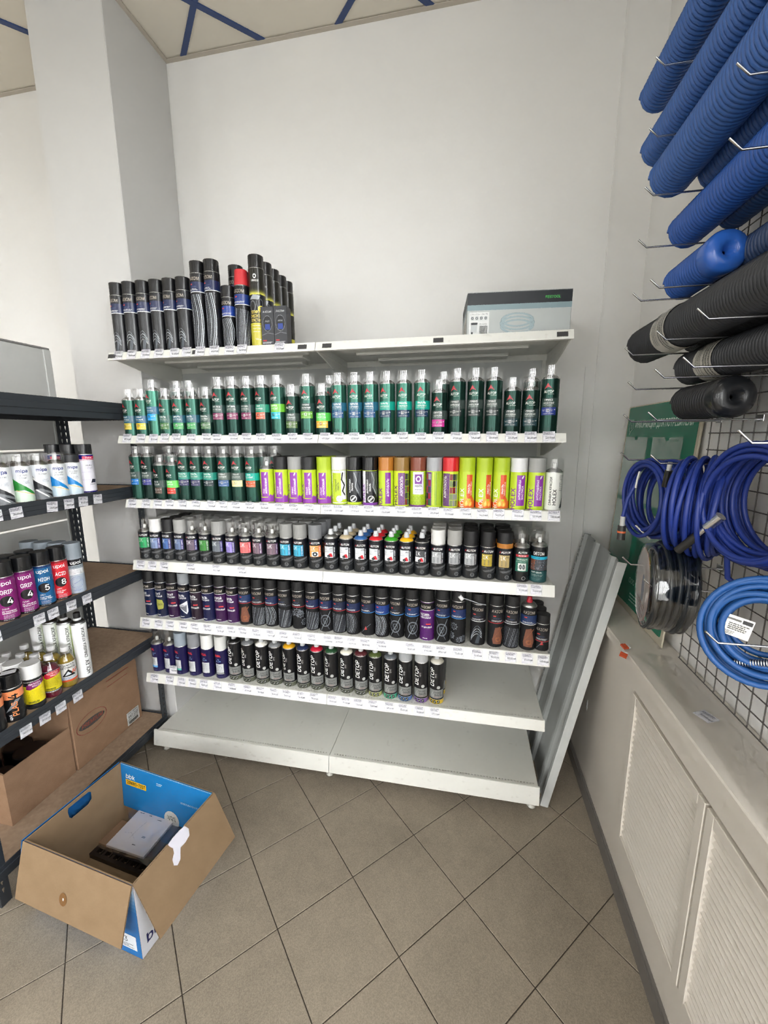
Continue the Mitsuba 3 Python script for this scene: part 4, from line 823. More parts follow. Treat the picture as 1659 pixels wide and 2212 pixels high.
RG = 'cans and bottles on the dark rack'
FACE = math.atan2(0 - -0.06 + EYE[0], EYE[1] * -1 - 0.3)    # towards the aisle
def art_diag(prod, c, car):
    def f():
        A = Art(); A.R(-60, 60, 2, 134, 'e6eaee')
        if car: A.P([(-50, 122), (-50, 30), (50, 8), (50, 30), (-8, 78)], '2a2c30').P([(-50, 104), (-10, 70), (50, 26), (50, 34), (-12, 84)], 'f0f0f0').P([(-40, 96), (-34, 100), (-20, 82), (-30, 84)], 'c8b020').P([(-50, 30), (0, 44), (50, 22), (50, 2), (-50, 2)], '74787c').P([(-20, 40), (20, 8), (26, 8), (-12, 42)], 'f4f4f4').P([(8, 30), (40, 6), (50, 6), (50, 14)], '202226')
        else: A.P([(-50, 112), (-50, 46), (-8, 44), (10, 46), (50, 20), (50, 30), (-10, 80)], c).P([(-16, 44), (50, 22), (50, 26), (-14, 47)], 'd8c88a').P([(-50, 2), (50, 2), (50, 20), (-16, 42), (-50, 44)], 'cfe0ea' if c != '2f8a3c' else 'd4e8d4')
        A.T('mipa', 10, 112, 12, '1c2c78', -36)
        for i, t in enumerate(prod): A.T(t, 12, 98 - i * 9, 6, '3a3e48', 34, bold=False)
        A.L(0, 30, 80, 4, '8a94a4', 1, 3.2)
        return A
    return f
def face(x, y): return math.atan2(EYE[0] - x, -(EYE[1] - y)) * 1.0
zA, zB, zC = RZ[1] - 0.0035, RZ[2] - 0.0035, RZ[3] - 0.0035
A_ = [(-0.475, 'white can with black car print at the left frame edge', can('mipa', 32.5, 136, 'e6eaee', 'clear', '', 46, art=art_diag(['Winner'], '2a2c30', 1), artkey='m1')), (-0.403, 'white and green diagonal-print can', can('mipa', 32.5, 136, 'e6eaee', 'clear', '', 46, art=art_diag(['2K-HS-', 'Löser'], '2f8a3c', 0), artkey='m2')), (-0.333, 'white can with black car print, beside the green-print can', can('mipa', 32.5, 136, 'e6eaee', 'clear', '', 46, art=art_diag(['Winner'], '2a2c30', 1), artkey='m1')),
      (-0.262, 'white and blue diagonal-print can with clear cap', can('mipa', 32.5, 136, 'e6eaee', 'clear', '', 46, art=art_diag(['1K-Haft-', 'promoter'], '1f86cc', 0), artkey='m3')), (-0.195, 'white and blue diagonal-print can with black cap', can('mipa', 32.5, 136, 'e6eaee', 'cap', '2c2d30', 34, art=art_diag(['Bumper', 'Paint'], '1f86cc', 0), artkey='m4'))]
def art_pol():
    A = Art(); A.R(-60, 60, 148, 166, '1c1470').R(-8, 60, 148, 160, 'd02050').T('Polier', 4, 151, 7, 'f4f0f4', 30, al='l').R(-60, 60, 144, 146, 'c03050').R(-60, 60, 8, 143, 'e4e2ec').T('СМЫВКА', 14, 118, 5, '3a3a50', 26).L(0, 30, 112, 3, '8a8a9a', 1, 3).P([(14, 44), (34, 44), (36, 58), (20, 60)], '2a2a3a').L(10, 34, 38, 1, '50505a', 2).R(-60, 60, 2, 7, '1c1470').L(-30, 20, 92, 2, 'c8c4d4', 2, 34)
    return A
A_.append((-0.127, 'white can with purple-red top band and black cap', can('pol', 32.5, 168, 'e4e2ec', 'gloss', '17181a', 44, art=art_pol, artkey='pol')))
for y, d, p in A_: stand(p, -0.062, y, zA, d + ' on the dark rack', 0.75 + rnd.uniform(-.1, .1), RG)
for i in range(3): stand(A_[[1, 3, 0][i]][2], -0.132, -0.44 + i * 0.075, zA, f"clear-capped white can behind the {['green', 'black-car', 'blue'][i]}-print can on the dark rack", .7, RG)
for i in range(2): stand(A_[5][2], -0.132 - 0.068 * i, -0.135 - .012 * i, zA, ['black-capped can right behind the purple-banded can on the dark rack', 'second black-capped can behind the purple-banded can on the dark rack'][i], .7, RG)
def art_up(c1, c2, word, num, clear):
    def f():
        A = Art(); A.R(-60, 60, 3, 158, c1).R(-30, 60, 3, 158, c2).R(-60, -26, 3, 158, '17171a').T('upol', 6, 138, 14, 'f4f4f4', -42).T(word, 8, 104, 15, 'f4f4f4', 38)
        A.O(6, 76, 20, 20, '17171c').T(num, 14, 66, 22, 'f6f6f6').T(clear, -12, 46, 5, 'e8e8e8', 20, al='l').T('1K Universal' if num == '4' else 'High Build' if num == '5' else 'Acid Etch', -14, 36, 5.4, 'f4f4f4', 44, al='l').T('Adhesion Primer' if num == '4' else 'Primer Filler' if num == '5' else 'Primer', -14, 29, 5.4, 'f4f4f4', 46, al='l').L(-10, 24, 24, 5, 'd8d0dc', 1, 3).R(-60, 60, 2, 9, '1a1a1c').L(-12, 20, 7, 1, 'd8d8d8', 2)
        return A
    return f
def cup(c1, c2, w, n, cl): return can('up', 32.5, 166, c1, 'gloss', '111214', 56, art=art_up(c1, c2, w, n, cl), artkey=(w, n))
def art_pow():
    A = Art(); A.R(-24, 40, 126, 152, '111318').T('upol', 8, 132, 13, 'f4f4f4', -42).T('POWERCAN', 6, 116, 6, '50585e', 44).R(-60, 60, 84, 110, 'e8eaec').L(-20, 30, 106, 5, '8a9096', 1.2, 4).R(-60, 60, 3, 84, 'a9b4c0').O(4, 50, 24, 26, '4a5a9a', .95).O(4, 50, 18, 20, '6a78aa', .95).stroke([(-8, 44), (22, 60)], 2, '4a5a9a').T('SPRAY', 4, 12, 7, '6a78aa', 34)
    return A
grip = cup('5c1450', '7c2068', 'GRIP', '4', 'CLEAR'); powr = can('pow', 32.5, 160, '8f9aa2', 'cap', '8f9aa2', 62, art=art_pow, artkey='pow', neck=False)
B_ = [(-0.525, 'magenta primer can at the left frame edge', grip), (-0.455, 'magenta primer can beside the blue one', grip), (-0.384, 'dark blue primer can', cup('12305c', '1a5a8a', 'HIGH', '5', 'GREY')), (-0.316, 'red primer can with black cap', cup('8a1420', 'c82632', 'ACID', '8', 'GREY')), (-0.247, 'silver-grey spray can with dial print', powr)]
for y, d, p in B_: stand(p, -0.062, y, zB, d + ' on the dark rack', 0.80 + rnd.uniform(-.06, .06), RG)
for i in range(3): stand(powr, -0.130 - 0.07 * i, -0.250 - 0.004 * i, zB, f"grey-capped can {['first', 'second', 'third'][i]} behind the dial-print can on the dark rack", .7, RG)
for i, (x, y) in enumerate(((-0.132, -0.46), (-0.134, -0.53), (-0.132, -0.388))): stand(grip if i < 2 else B_[2][2], x, y, zB, ['black-capped can behind the right magenta can on the dark rack', 'black-capped can behind the left magenta can on the dark rack', 'black-capped can behind the dark blue can on the dark rack'][i], .7, RG)
# lower shelf: tins, bottles, small cans
def art_tin():
    A = Art(); A.R(-60, -30, 4, 246, '9ab82c').R(-58, -46, 4, 246, 'b4cc3a')
    for i in range(4): A.O(-40, 210 - i * 26, 4, 6, '7a4a6a', .5)
    A.R(-30, 70, 4, 246, 'eef0f0').T('СМЫВКА КРАСКИ', 22, 92, 12, '1c1c1e', -140, rot=1, al='l').T('HOLEX', 26, 14, 16, '1c1c1e', -66, rot=1, al='l').L(34, 58, 180, 8, '9a9a9a', 1.4, 7)
    return A
tin = [('body', lathe_mm([([(28, 0), (29.5, 1.5), (29.5, 4), (29, 5), (29, 246), (29.5, 247), (29.5, 250)], 'e4e6e6')], 'v_gloss'), None), ('shoulder', lathe_mm([([(29.5, 250), (28, 252), (27, 256)], 'b0b2b2'), ([(27, 256), (22, 262), (14, 265), (12, 268)], '707274')], 'tin'), None),
       ('collar', lathe_mm([([(15, 262), (15, 272), (13, 274)], 'dcdede')], 'v_satin', 20), 'white collar'), ('cap', lathe_mm([([(12.5, 270), (12.5, 296), (11, 298), (0.01, 298)], '121214')], 'v_satin', 20), 'black screw cap'), ('label', art_tin().cyl(29).ply('v_gloss'), None)]
stand(tin, -0.052, -0.276, zC, 'tall white tin with a black cap on the dark rack, nearest the aisle', .78, 'tall white tins on the dark rack', 'solvent_tin', 'tin')
for i in range(3): stand(tin, -0.114 - .064 * i, -0.284 - .008 * i, zC, f"tall white and lime tin, {['second', 'third', 'rearmost'][i]} in the row on the dark rack", .5, 'tall white tins on the dark rack', 'solvent_tin', 'tin')
def bottle(liq, art, k):
    if k in _cache: return _cache[k]
    o = [('liquid', lathe_mm([([(0.01, 1.2), (26, 1.2), (29.4, 5), (29.4, 112), (27, 122), (20, 134), (0.01, 134.2)], liq)], 'v_gloss', 24), 'coloured liquid'),
         ('bottle_wall', lathe_mm([([(28, 0), (30.6, 4), (30.6, 112), (28.4, 124), (21, 139), (14.5, 148), (13, 152), (13, 160)], 'e0e0da')], 'film', 24), None),
         ('cap', lathe_mm([([(15, 158), (15.4, 160), (15.4, 175), (14, 177.5), (0.01, 178)], 'e6e6e6')], 'v_satin', 20), 'white screw cap'),
         ('label', art().cyl(30.8).ply('v_satin'), None)]
    _cache[k] = o; return o
def art_red():
    A = Art(); A.R(-34, 50, 26, 118, '1c1a1c').R(-34, 50, 34, 100, 'e0cf1e').P([(-24, 92), (-14, 86), (20, 92), (50, 104), (50, 116), (0, 116), (-20, 106)], 'c8243a').T('УДАЛИТЕЛЬ', 8, 104, 7, 'f6e8e0', 40).T('КРАСКИ', 14, 94, 7, 'f6e8e0', 30).L(-26, 34, 86, 9, '8a7c14', 1.2, 4).bars(-20, 37, 30, 8).L(-28, 30, 32, 2, 'e8e8e8', 2, 3).R(-30, 30, 116, 117.4, 'e8e8e8')
    return A
def art_yel():
    A = Art(); A.R(-40, 50, 28, 112, 'eeeeea').T('УДАЛИТЕЛЬ', 4, 98, 8, '26262a', 52).T('АВТОЭМАЛИ', 4, 86, 8, '26262a', 54).P([(-20, 52), (4, 84), (30, 52)], '15171c').P([(-10, 56), (2, 74), (14, 60)], 'dfe6ee').T('АР', 28, 62, 16, 'd8562c', 26).R(-40, 50, 28, 36, 'd8562c').L(-24, 30, 48, 3, '3a6aa8', 1.6, 4)
    return A
bot_r = bottle('5c1226', art_red, 'br'); bot_y = bottle('8a7420', art_yel, 'by')
stand(bot_y, -0.054, -0.350, zC, 'clear bottle of amber liquid with white label on the dark rack', .85, 'bottles on the dark rack', 'bottle', 'bottle')
stand(bot_r, -0.052, -0.421, zC, 'clear bottle of dark red liquid with yellow label on the dark rack', .85, 'bottles on the dark rack', 'bottle', 'bottle')
for i, (x, y, p, d) in enumerate(((-.116, -.356, bot_y, 'amber bottle behind the white-labelled amber bottle'), (-.178, -.362, bot_y, 'second amber bottle behind the white-labelled one'), (-.240, -.368, bot_y, 'rearmost amber bottle in its row'), (-.114, -.428, bot_r, 'red bottle behind the yellow-labelled red bottle'), (-.176, -.434, bot_r, 'second red bottle behind the yellow-labelled one'), (-.238, -.440, bot_r, 'rearmost red bottle in its row'))):
    stand(p, x, y, zC, d + ' on the dark rack', .8, 'bottles on the dark rack', 'bottle', 'bottle')
def art_wc():
    A = Art(); A.R(-34, 50, 14, 120, '1c1a1c').R(-34, 50, 22, 98, 'e4d21e').P([(-22, 86), (-10, 82), (20, 90), (50, 104), (50, 114), (0, 112), (-18, 102)], '7a2060').T('УДАЛИТЕЛЬ', 8, 102, 7, 'f6e8f0', 40).T('КРАСКИ', 14, 92, 7, 'f6e8f0', 30).L(-26, 34, 78, 9, 'a8981a', 1.2, 5).bars(-20, 25, 34, 9).R(-30, 34, 115, 117, 'e8e8e8')
    return A
wc = can('wc', 32, 126, '3a3c40', 'cap', 'f0f0ee', 56, art=art_wc, artkey='wc', neck=False, capr=32.6, body='v_foil')
stand(wc, -0.056, -0.490, zC, 'can with wide white cap and yellow label on the dark rack', .85, RG)
for i in range(2): stand(wc, -0.124 - .068 * i, -0.500 - .004 * i, zC, ['white-capped can just behind the yellow-labelled white-capped can', 'second white-capped can behind the yellow-labelled white-capped can'][i] + ' on the dark rack', .7, RG)
def art_pl():
    A = Art(); A.R(-60, 60, 92, 124, 'e88a5a').T('4', 18, 100, 26, '15151a', rot=1).L(-24, -8, 118, 5, 'b86a44', 1.2, 4.4).P([(-24, 40), (-10, 60), (10, 88), (26, 88), (0, 56)], '7a7c80').T('PLAS', 14, 22, 17, 'e88a5a', -58, rot=1, al='l').T('upol', -6, 8, 9, 'f0f0f0', 24, rot=1, al='l')
    return A
pl = can('pl', 32.5, 132, '141416', 'gloss', '111214', 54, art=art_pl, artkey='pl')
for y, d in ((-0.566, 'black can with orange band, second from the yellow-labelled can'), (-0.636, 'black can with orange band at the left frame edge')):
    k = stand(pl, -0.056, y, zC, d + ' on the dark rack', .85, RG)
    if y == -0.566: put('cap_sticker', MB().box(-.022, .022, -.012, .016, 0, .0006, 'eeeef2', R=mat((-0.056, y, zC + .1868), rz=.8)).ply('v_satin'), k, label='white sticker on the cap')
# tickets on the rack beams
for nm, (zz, pts) in {'upper': (RZ[1], [-0.545, -0.476, -0.341, -0.269, -0.204, -0.132]), 'middle': (RZ[2], [-0.615, -0.458, -0.402, -0.324, -0.25]), 'lower': (RZ[3], [-0.571, -0.498, -0.432, -0.356])}.items():
    for i, y in enumerate(pts):
        a = rnd.uniform(-.1, .06)
        R = frame((RX1 + .0062, y, zz - (.033 if nm != 'lower' else .052)), (0, math.cos(a), math.sin(a)), (0, -math.sin(a), math.cos(a)))
        put('price_ticket', TICK[i], None, R, f'white price ticket on the {nm} dark beam, {ORD(i + 1)} from the left', 'price ticket', f'price tickets on the {nm} dark beam')

# cartons on the rack's lowest shelf
zb = RZ[4] - 0.0035
bb = thing('carton', 'big closed brown carton with oval red print and white sticker on the lowest rack shelf', 'box')
bx, by, bz = (-0.42, -0.143), (-0.300, 0.095), (zb + .0005, zb + 0.405)
put('body', MB().cbox(*bx, *by, *bz, .003).ply('card_brown'), bb)
put('top_flap', MB().box(bx[0], bx[1] + .002, by[0], (by[0] + by[1]) / 2 - .001, bz[1], bz[1] + .003).box(bx[0], bx[1] + .002, (by[0] + by[1]) / 2 + .001, by[1], bz[1], bz[1] + .003).ply('card_brown'), bb)
FR = frame((bx[1], by[0], bz[0]), (0, 1, 0), (0, 0, 1))
A = Art().O(100, 190, 84, 50, '8a4a40', .95).O(100, 190, 70, 21, '5a5450').T('PREMIUM', 100, 182, 19, 'a0503f', 116, it=.2).R(60, 130, 352, 372, '6a4636').R(200, 340, 330, 336, '8a5040').R(200, 330, 300, 304, '8a5040')
put('print', A.flat(FR).ply('v_matte'), bb)
A = Art().R(292, 374, 10, 84, 'e6e8e6').T('647 (10)', 334, 50, 15, '26282a', 66).L(300, 366, 79, 2, '50525a', 2, 4).bars(302, 16, 62, 16).L(300, 366, 44, 2, '70727a', 1.4, 4)
put('sticker', A.flat(FR, base=.5).ply('v_satin'), bb, label='white barcode sticker')
ob = thing('open_carton', 'open brown carton with a dark inside on the lowest rack shelf', 'box')
ox, oy, oz, t = (-0.44, -0.150), (-0.585, -0.306), (zb + .0005, zb + 0.235), .004
put('front_wall', MB().box(ox[1] - t, ox[1], *oy, *oz).ply('card_brown'), ob)
put('back_wall', MB().box(ox[0], ox[0] + t, *oy, oz[0], oz[1]).ply('card_brown'), ob)
put('side_wall', MB().box(ox[0] + t, ox[1] - t, oy[0], oy[0] + t, *oz).ply('card_brown'), ob)
put('side_wall', MB().box(ox[0] + t, ox[1] - t, oy[1] - t, oy[1], *oz).ply('card_brown'), ob)
put('base', MB().box(*ox, *oy, zb, zb + t).ply('card_brown'), ob)
put('flap', MB().box(0, .29, 0, .004, 0, .13, R=mat((ox[0], oy[1] - .004, oz[1]), rx=-.04)).ply('card_brown'), ob)
put('flap', MB().box(0, .29, 0, .004, 0, .13, R=mat((ox[0], oy[0], oz[1]), rx=.5)).ply('card_brown'), ob)
put('flap', MB().box(0, .004, 0, .279, 0, .12, R=mat((ox[0], oy[0], oz[1]), ry=-.12)).ply('card_brown'), ob)
put('dark_canister', MB().lathe([([(r_ / 1000, z_ / 1000) for r_, z_ in pts], c) for pts, c in shell(60, 0, 175, '0c0c0e', 8)], 28, mat((-0.265, -0.40, zb + .006))).ply('v_gloss', True), label='black round canister in the open brown carton, front right', cat='canister', group='black canisters in the open carton')
for x, y, wh in ((-0.265, -0.525, 'front left'), (-0.375, -0.37, 'rear right'), (-.380, -.50, 'rear left')): put('dark_canister', MB().lathe([([(r_ / 1000, z_ / 1000) for r_, z_ in pts], c) for pts, c in shell(54, 0, 160, '0c0c0e', 8)], 28, mat((x, y, zb + .006))).ply('v_gloss', True), label='black round canister in the open brown carton, ' + wh, cat='canister', group='black canisters in the open carton')

# ================================================================== open carton on the floor
fb = thing('open_carton', 'open cardboard carton with blue printed flaps standing on the floor tiles', 'box')
CA, CB, CC, CD = (0.110, -0.722), (0.602, -0.777), (0.651, -0.417), (0.158, -0.350); HB = 0.30
def wall(p, q, z0, z1, t=.004, holes=None, outcol=None):
    p, q = np.array(p), np.array(q); L = np.linalg.norm(q - p)
    P = sg.box(0, z0, L, z1)
    if holes is not None: P = P.difference(holes(L))
    m = trimesh.creation.extrude_polygon(P, t, engine='earcut')
    R = frame((*p, 0), (*(q - p), 0), (0, 0, 1)); v = m.vertices @ R[:3, :3].T + R[:3, 3]
    return v, m.faces, R
def hole(L): return sg.Polygon([(L * .40, HB - .045), (L * .395, HB + .01), (L * .56, HB + .01), (L * .57, HB - .02), (L * .66, HB - .05), (L * .67, HB - .085), (L * .62, HB - .105), (L * .46, HB - .105), (L * .41, HB - .08)])
# left wall (A to D) has the torn hand hole
v, f, R_ = wall(CA, CD, 0.004, HB, holes=lambda L: sg.Polygon([(L * .39, HB - .012), (L * .60, HB - .012), (L * .63, HB - .024), (L * .625, HB - .055), (L * .585, HB - .066), (L * .41, HB - .066), (L * .385, HB - .052), (L * .38, HB - .025)]))
put('wall', MB().add(v, f).ply('card_inside'), fb)
fl_ = frame((CA[0] - .012, CA[1], HB), (*(np.array(CD) - np.array(CA)), 0), (-.30, .0, -1))   # the outer flap, seen through the hole
put('outer_flap', MB().box(.0, .375, .004, .19, -.003, .0, '1f6cb0', R=fl_).ply('v_satin'), fb, label='blue printed outer flap seen through the hand hole')
v, f, R_ = wall(CD, CC, 0.004, HB); put('wall', MB().add(v, f).ply('card_inside'), fb)
v, f, R_ = wall(CB, CA, 0.004, HB); put('wall', MB().add(v, f).ply('card_inside'), fb)
FRONT = frame((*CA, 0), (*(np.array(CB) - np.array(CA)), 0), (0, 0, 1))
v, f, R_ = wall(CC, CB, 0.004, HB, holes=lambda L: sg.Polygon([(L * .42, HB - .06), (L * .62, HB - .06), (L * .62, HB + .01), (L * .42, HB + .01)]))
put('wall', MB().add(v, f).ply('card_inside'), fb)
put('bottom', MB().add([(*CA, .004), (*CB, .004), (*CC, .004), (*CD, .004), (*CA, .0005), (*CB, .0005), (*CC, .0005), (*CD, .0005)], [[0, 1, 2, 3], [4, 7, 6, 5]]).ply('card_inside'), fb)
# printed outside of front and right walls
Lf = np.linalg.norm(np.array(CB) - np.array(CA)) * 1000
A = Art().R(0, Lf, 2, 300, '1f6cb0')
for i in range(7): A.R(0, Lf, 190 + i * 15, 206 + i * 15, ['3478b4', '4a86bc', '6496c6', '82aad0', 'a2c0dc', 'c4d6e8', 'e0e8f0'][i])
A.R(Lf - 130, Lf - 18, 26, 84, 'dfe6ec').T('M3', Lf - 76, 52, 20, '6a7078', 50).L(Lf - 120, Lf - 30, 46, 3, '8a9098', 3, 6)
put('front_print', A.flat(FRONT, base=.4).ply('v_satin'), fb, label='blue printed front')
Lr = np.linalg.norm(np.array(CC) - np.array(CB)) * 1000
RIGHT = frame((*CB, 0), (*(np.array(CC) - np.array(CB)), 0), (0, 0, 1))
A = Art().R(0, Lr, 2, 300, 'dfe2ea').R(30, 46, 150, 215, '6a6e88').L(60, 120, 170, 8, '7a7e90', 4, 9).T('bbk', 60, 40, 34, '20245a', 90).L(60, 130, 190, 3, '9a9eb0', 6, 12)
put('side_print', A.flat(RIGHT, base=.4).ply('v_satin'), fb, label='white printed side')
# flaps: front and right hang out, back one folded in
def flap(p, q, out, drop, length, bend=0.0, skew=(0, 0)):
    p, q = np.array([*p, HB]), np.array([*q, HB]); d = np.array([*out, -drop], float); d /= np.linalg.norm(d)
    u = (q - p) / np.linalg.norm(q - p); n = np.cross(u, d); n = n / np.linalg.norm(n)
    N, M = 8, 6; g = []
    for i in range(N + 1):
        for j in range(M + 1):
            a, b = i / N, j / M
            c = p + (q - p) * a + u * (skew[0] * (1 - a) + skew[1] * a) * b + d * length * b + np.array([0, 0, -1.0]) * bend * b * b
            g.append(c)
    g = np.array(g); F = [[i * (M + 1) + j, (i + 1) * (M + 1) + j, (i + 1) * (M + 1) + j + 1, i * (M + 1) + j + 1] for i in range(N) for j in range(M)]
    return g, F, n
def sheet(g, F, n, t, bsdf, col=(0.5, .5, .5)):
    return MB().add(g, F, col).add(g + n * t, [r[::-1] for r in F], col).ply(bsdf)
gA, F, n = flap(CA, CB, (-0.031, -0.277), 0.958, 0.176, 0.018, (-.004, -.014))
put('flap', sheet(gA, F, n, -.004, 'card_inside'), fb)
c0 = gA[4 * 7 + 4]; dn = np.cross(gA[5 * 7 + 4] - gA[4 * 7 + 4], gA[4 * 7 + 5] - gA[4 * 7 + 4]); dn /= np.linalg.norm(dn); dn *= 1 if dn @ (EYE - c0) > 0 else -1
RF = frame(c0 + dn * .0048, gA[5 * 7 + 4] - gA[4 * 7 + 4], -(gA[4 * 7 + 5] - gA[4 * 7 + 4]))
put('stain', Art().O(-22, 0, 17, 21, '8a6236').O(-21, 1, 3, 5, 'e4ded2').flat(RF if RF[:3, 2] @ (EYE - c0) > 0 else RF, base=.4).ply('v_matte'), fb, label='round brown stain')
gB, F, n = flap(CB, CC, (0.51, -0.07), 0.857, 0.184, 0.006, (-.004, -.012))
put('flap', sheet(gB, F, n, -.004, 'card_inside'), fb)
# white sheet stuck over the torn edge of the right flap
e0 = np.array([*CB, HB]); e1 = np.array([*CC, HB]); um = (e1 - e0) / np.linalg.norm(e1 - e0)
dB = gB[3 * 7 + 2] - gB[3 * 7]; dB /= np.linalg.norm(dB); nB = np.cross(um, dB); nB *= 1 if nB[2] > 0 else -1
S = frame(e0 + um * .135 + nB * .0062, um, dB)
put('torn_label', Art().P([(0, -3), (20, -6), (50, -6), (74, -2), (82, 16), (74, 36), (50, 42), (30, 40), (22, 52), (12, 68), (-4, 74), (-14, 64), (-10, 46), (4, 34), (8, 20), (2, 8)], 'e6e6f0', 0).flat(S, base=.3).ply('v_satin'), fb, label='torn white paper on the folded flap')
# back flap, printed blue, folded down inside
ub = (np.array(CC) - np.array(CD)); Lb = np.linalg.norm(ub) * 1000
BK = frame((CD[0] + 0.003, CD[1] - .008, HB), (*ub, 0), (0, 0, 1)); BK[:3, 2] = -np.abs(BK[:3, 2]) if 0 else BK[:3, 2]
BK = frame((CD[0] + .005, CD[1] - .010, HB + .002), (*ub, 0), (.004, .05, 1.0))
put('inner_flap', MB().box(0, Lb / 1000 - .01, -.205, 0, -.004, 0, '1378b8', R=BK).ply('v_satin'), fb, label='bright blue printed flap')
A = Art().R(0, Lb - 10, -205, 0, '1479bb').R(0, Lb - 10, -1.6, 0, 'dfe8f0').T('bbk', 50, -62, 20, 'f2f6f8', -54, it=.15).R(24, 140, -94, -68, 'e6b428').T('20MWS-721T', 82, -88, 15, '2a2410', 104).L(200, 232, -38, 2, 'b8d8ec', 4, 7)
A.T('МИКРОВОЛНОВАЯ ПЕЧЬ', 325, -95, 8, 'a8d0ea', al='l', w=150).O(272, -190, 40, 42, 'e4e6e2').T('bbk', 272, -172, 20, '2c3234', -46, rot=2)
put('inner_print', A.flat(BK, base=.4).ply('v_satin'), fb)
# contents
cn = thing('packing_insert', 'dark brown slotted packing frame at the bottom of the floor carton', 'packing')
def fxy(a, b): return np.array(CA) * (1 - a) * (1 - b) + np.array(CB) * a * (1 - b) + np.array(CC) * a * b + np.array(CD) * (1 - a) * b
RI = frame((.137, -.532, .006), (.29, -.033, 0), (.03, .15, 0))
P = sg.box(0, 0, .30, .04)
for i in range(6): P = P.difference(sg.box(.02 + i * .045, .014, .042 + i * .045, .03)).difference(sg.box(.048 + i * .045, .012, .053 + i * .045, .03))
m = trimesh.creation.extrude_polygon(P, .02, engine='earcut'); put('slotted_edge', MB().tm(m, '241c18').move(RI).ply('v_satin'), cn)
put('tray', MB().cbox(0, .30, .041, .15, 0, .03, .002).move(RI).ply('card_brown'), cn)
mn = thing('manual_bag', 'white instruction sheets in a clear plastic bag inside the floor carton', 'manual')
RM = frame((.233, -.537, .096), (.19, -.019, 0.006), (-.027, .164, .004))
put('sheets', MB().cbox(0, .19, 0, .160, -.012, 0, .0015, 'dcd8dc').move(RM).ply('v_satin'), mn)
A = Art().L(18, 40, 150, 1, '50505a', 3).L(70, 84, 148, 1, '50505a', 3).L(120, 140, 140, 1, '50505a', 3).stroke([(70, 40), (74, 90), (82, 120)], 1, '9a96a0').L(118, 134, 66, 2, '60606a', 2.4, 4).L(104, 120, 30, 1, '50505a', 3).stroke([(30, 60), (60, 66), (90, 50)], .8, 'a8a4ac')
put('print', A.flat(RM).ply('v_satin'), mn)
q = np.random.RandomState(3); gx, gy = np.meshgrid(np.linspace(-.02, .245, 26), np.linspace(-.02, .185, 20), indexing='ij')
gz = .004 + .010 * meshkit.fbm(np.stack([gx * 26, gy * 26, gx * 0], -1), 3) + .012 * meshkit.fbm(np.stack([gx * 60 + gy * 30, gy * 8, gx * 0 + 2], -1), 2) * np.clip((gx - .15) / .05, 0, 1) - .04 * np.clip((gx - .185) / .07, 0, 1) ** 1.5
gz = np.maximum(gz, -.045)
F = [[i * 20 + j, (i + 1) * 20 + j, (i + 1) * 20 + j + 1, i * 20 + j + 1] for i in range(25) for j in range(19)]
put('bag', MB().add(np.stack([gx, gy, gz], -1).reshape(-1, 3), F).move(RM).ply('film', True), mn, label='crinkled clear plastic bag')
put('dark_pouch', MB().cbox(.01, .225, .01, .15, -.058, -.014, .004, '2c2a30').move(RM).ply('v_gloss'), mn, label='dark pouch in the bag')

# ================================================================== right side: poster, wire grid, hooks, hoses
ps = thing('notice_board', 'green information stand with clear pockets leaning above the sill', 'notice board')
PB = frame((2.318, 0.545, 0.927), (0, -1, 0), (0.042, 0, 0.90))     # x runs towards the camera, y up the board
put('backing', MB().cbox(0, .655, 0, .90, -.006, 0, .001, 'cfc6b0').move(PB).ply('v_satin'), ps, label='cream backing sheet')
gp = sg.box(.014, .03, .655 - .018, .895).buffer(-.012).buffer(.012)
m = trimesh.creation.extrude_polygon(gp, .0012, engine='earcut'); m.apply_translation([0, 0, .0003]); put('face', MB().tm(m, '0f6a50').move(PB).ply('v_gloss'), ps)
A = Art().T('ИНФОРМАЦИЯ ДЛЯ ПОТРЕБИТЕЛЯ', 105, 802, 30, 'e4f2ea', 500, al='l').P([(40, 780), (78, 780), (84, 790), (84, 838), (40, 838)], '0f6a50', 0)
A.stroke([(42, 838), (82, 838), (84, 800), (62, 784), (50, 770), (50, 786), (42, 790), (42, 838)], 3, 'd8ece2').T('i', 63, 798, 26, 'd8ece2')
A.T('ООО МАГАЗИН', 300, 130, 22, 'c8e0d6', 200, bold=False, al='l').L(330, 480, 90, 3, 'c8e0d6', 6, 14)
put('print', A.flat(PB, base=1.8).ply('v_satin'), ps)
for i in range(2):
    for j in range(2):
        x0, y0 = .05 + i * .29, .20 + j * .29
        P = sg.box(x0, y0, x0 + .24, y0 + .27).difference(sg.Point(x0 + .12, y0 + .275).buffer(.02))
        m = trimesh.creation.extrude_polygon(P, .002, engine='earcut'); m.apply_translation([0, 0, .012]); put('pocket', MB().tm(m).move(PB).ply('film'), ps, label='clear plastic document pocket')
GX, GY1, GY0, GZ0, GZ1 = 2.340, -0.195, -1.06, 0.942, 3.10
gr = thing('wire_grid', 'large wire grid panel standing on the sill against the right wall', 'wire grid')
for y in np.arange(GY1, GY0, -0.05): put('upright_wire', MB().tube([(GX, y, GZ0), (GX, y, GZ1)], .0018, n=6).ply('wire', True), gr)
for z in np.arange(GZ0, GZ1, 0.0505): put('cross_wire', MB().tube([(GX - .0036, GY1, z), (GX - .0036, GY0, z)], .0018, n=6).ply('wire', True), gr)
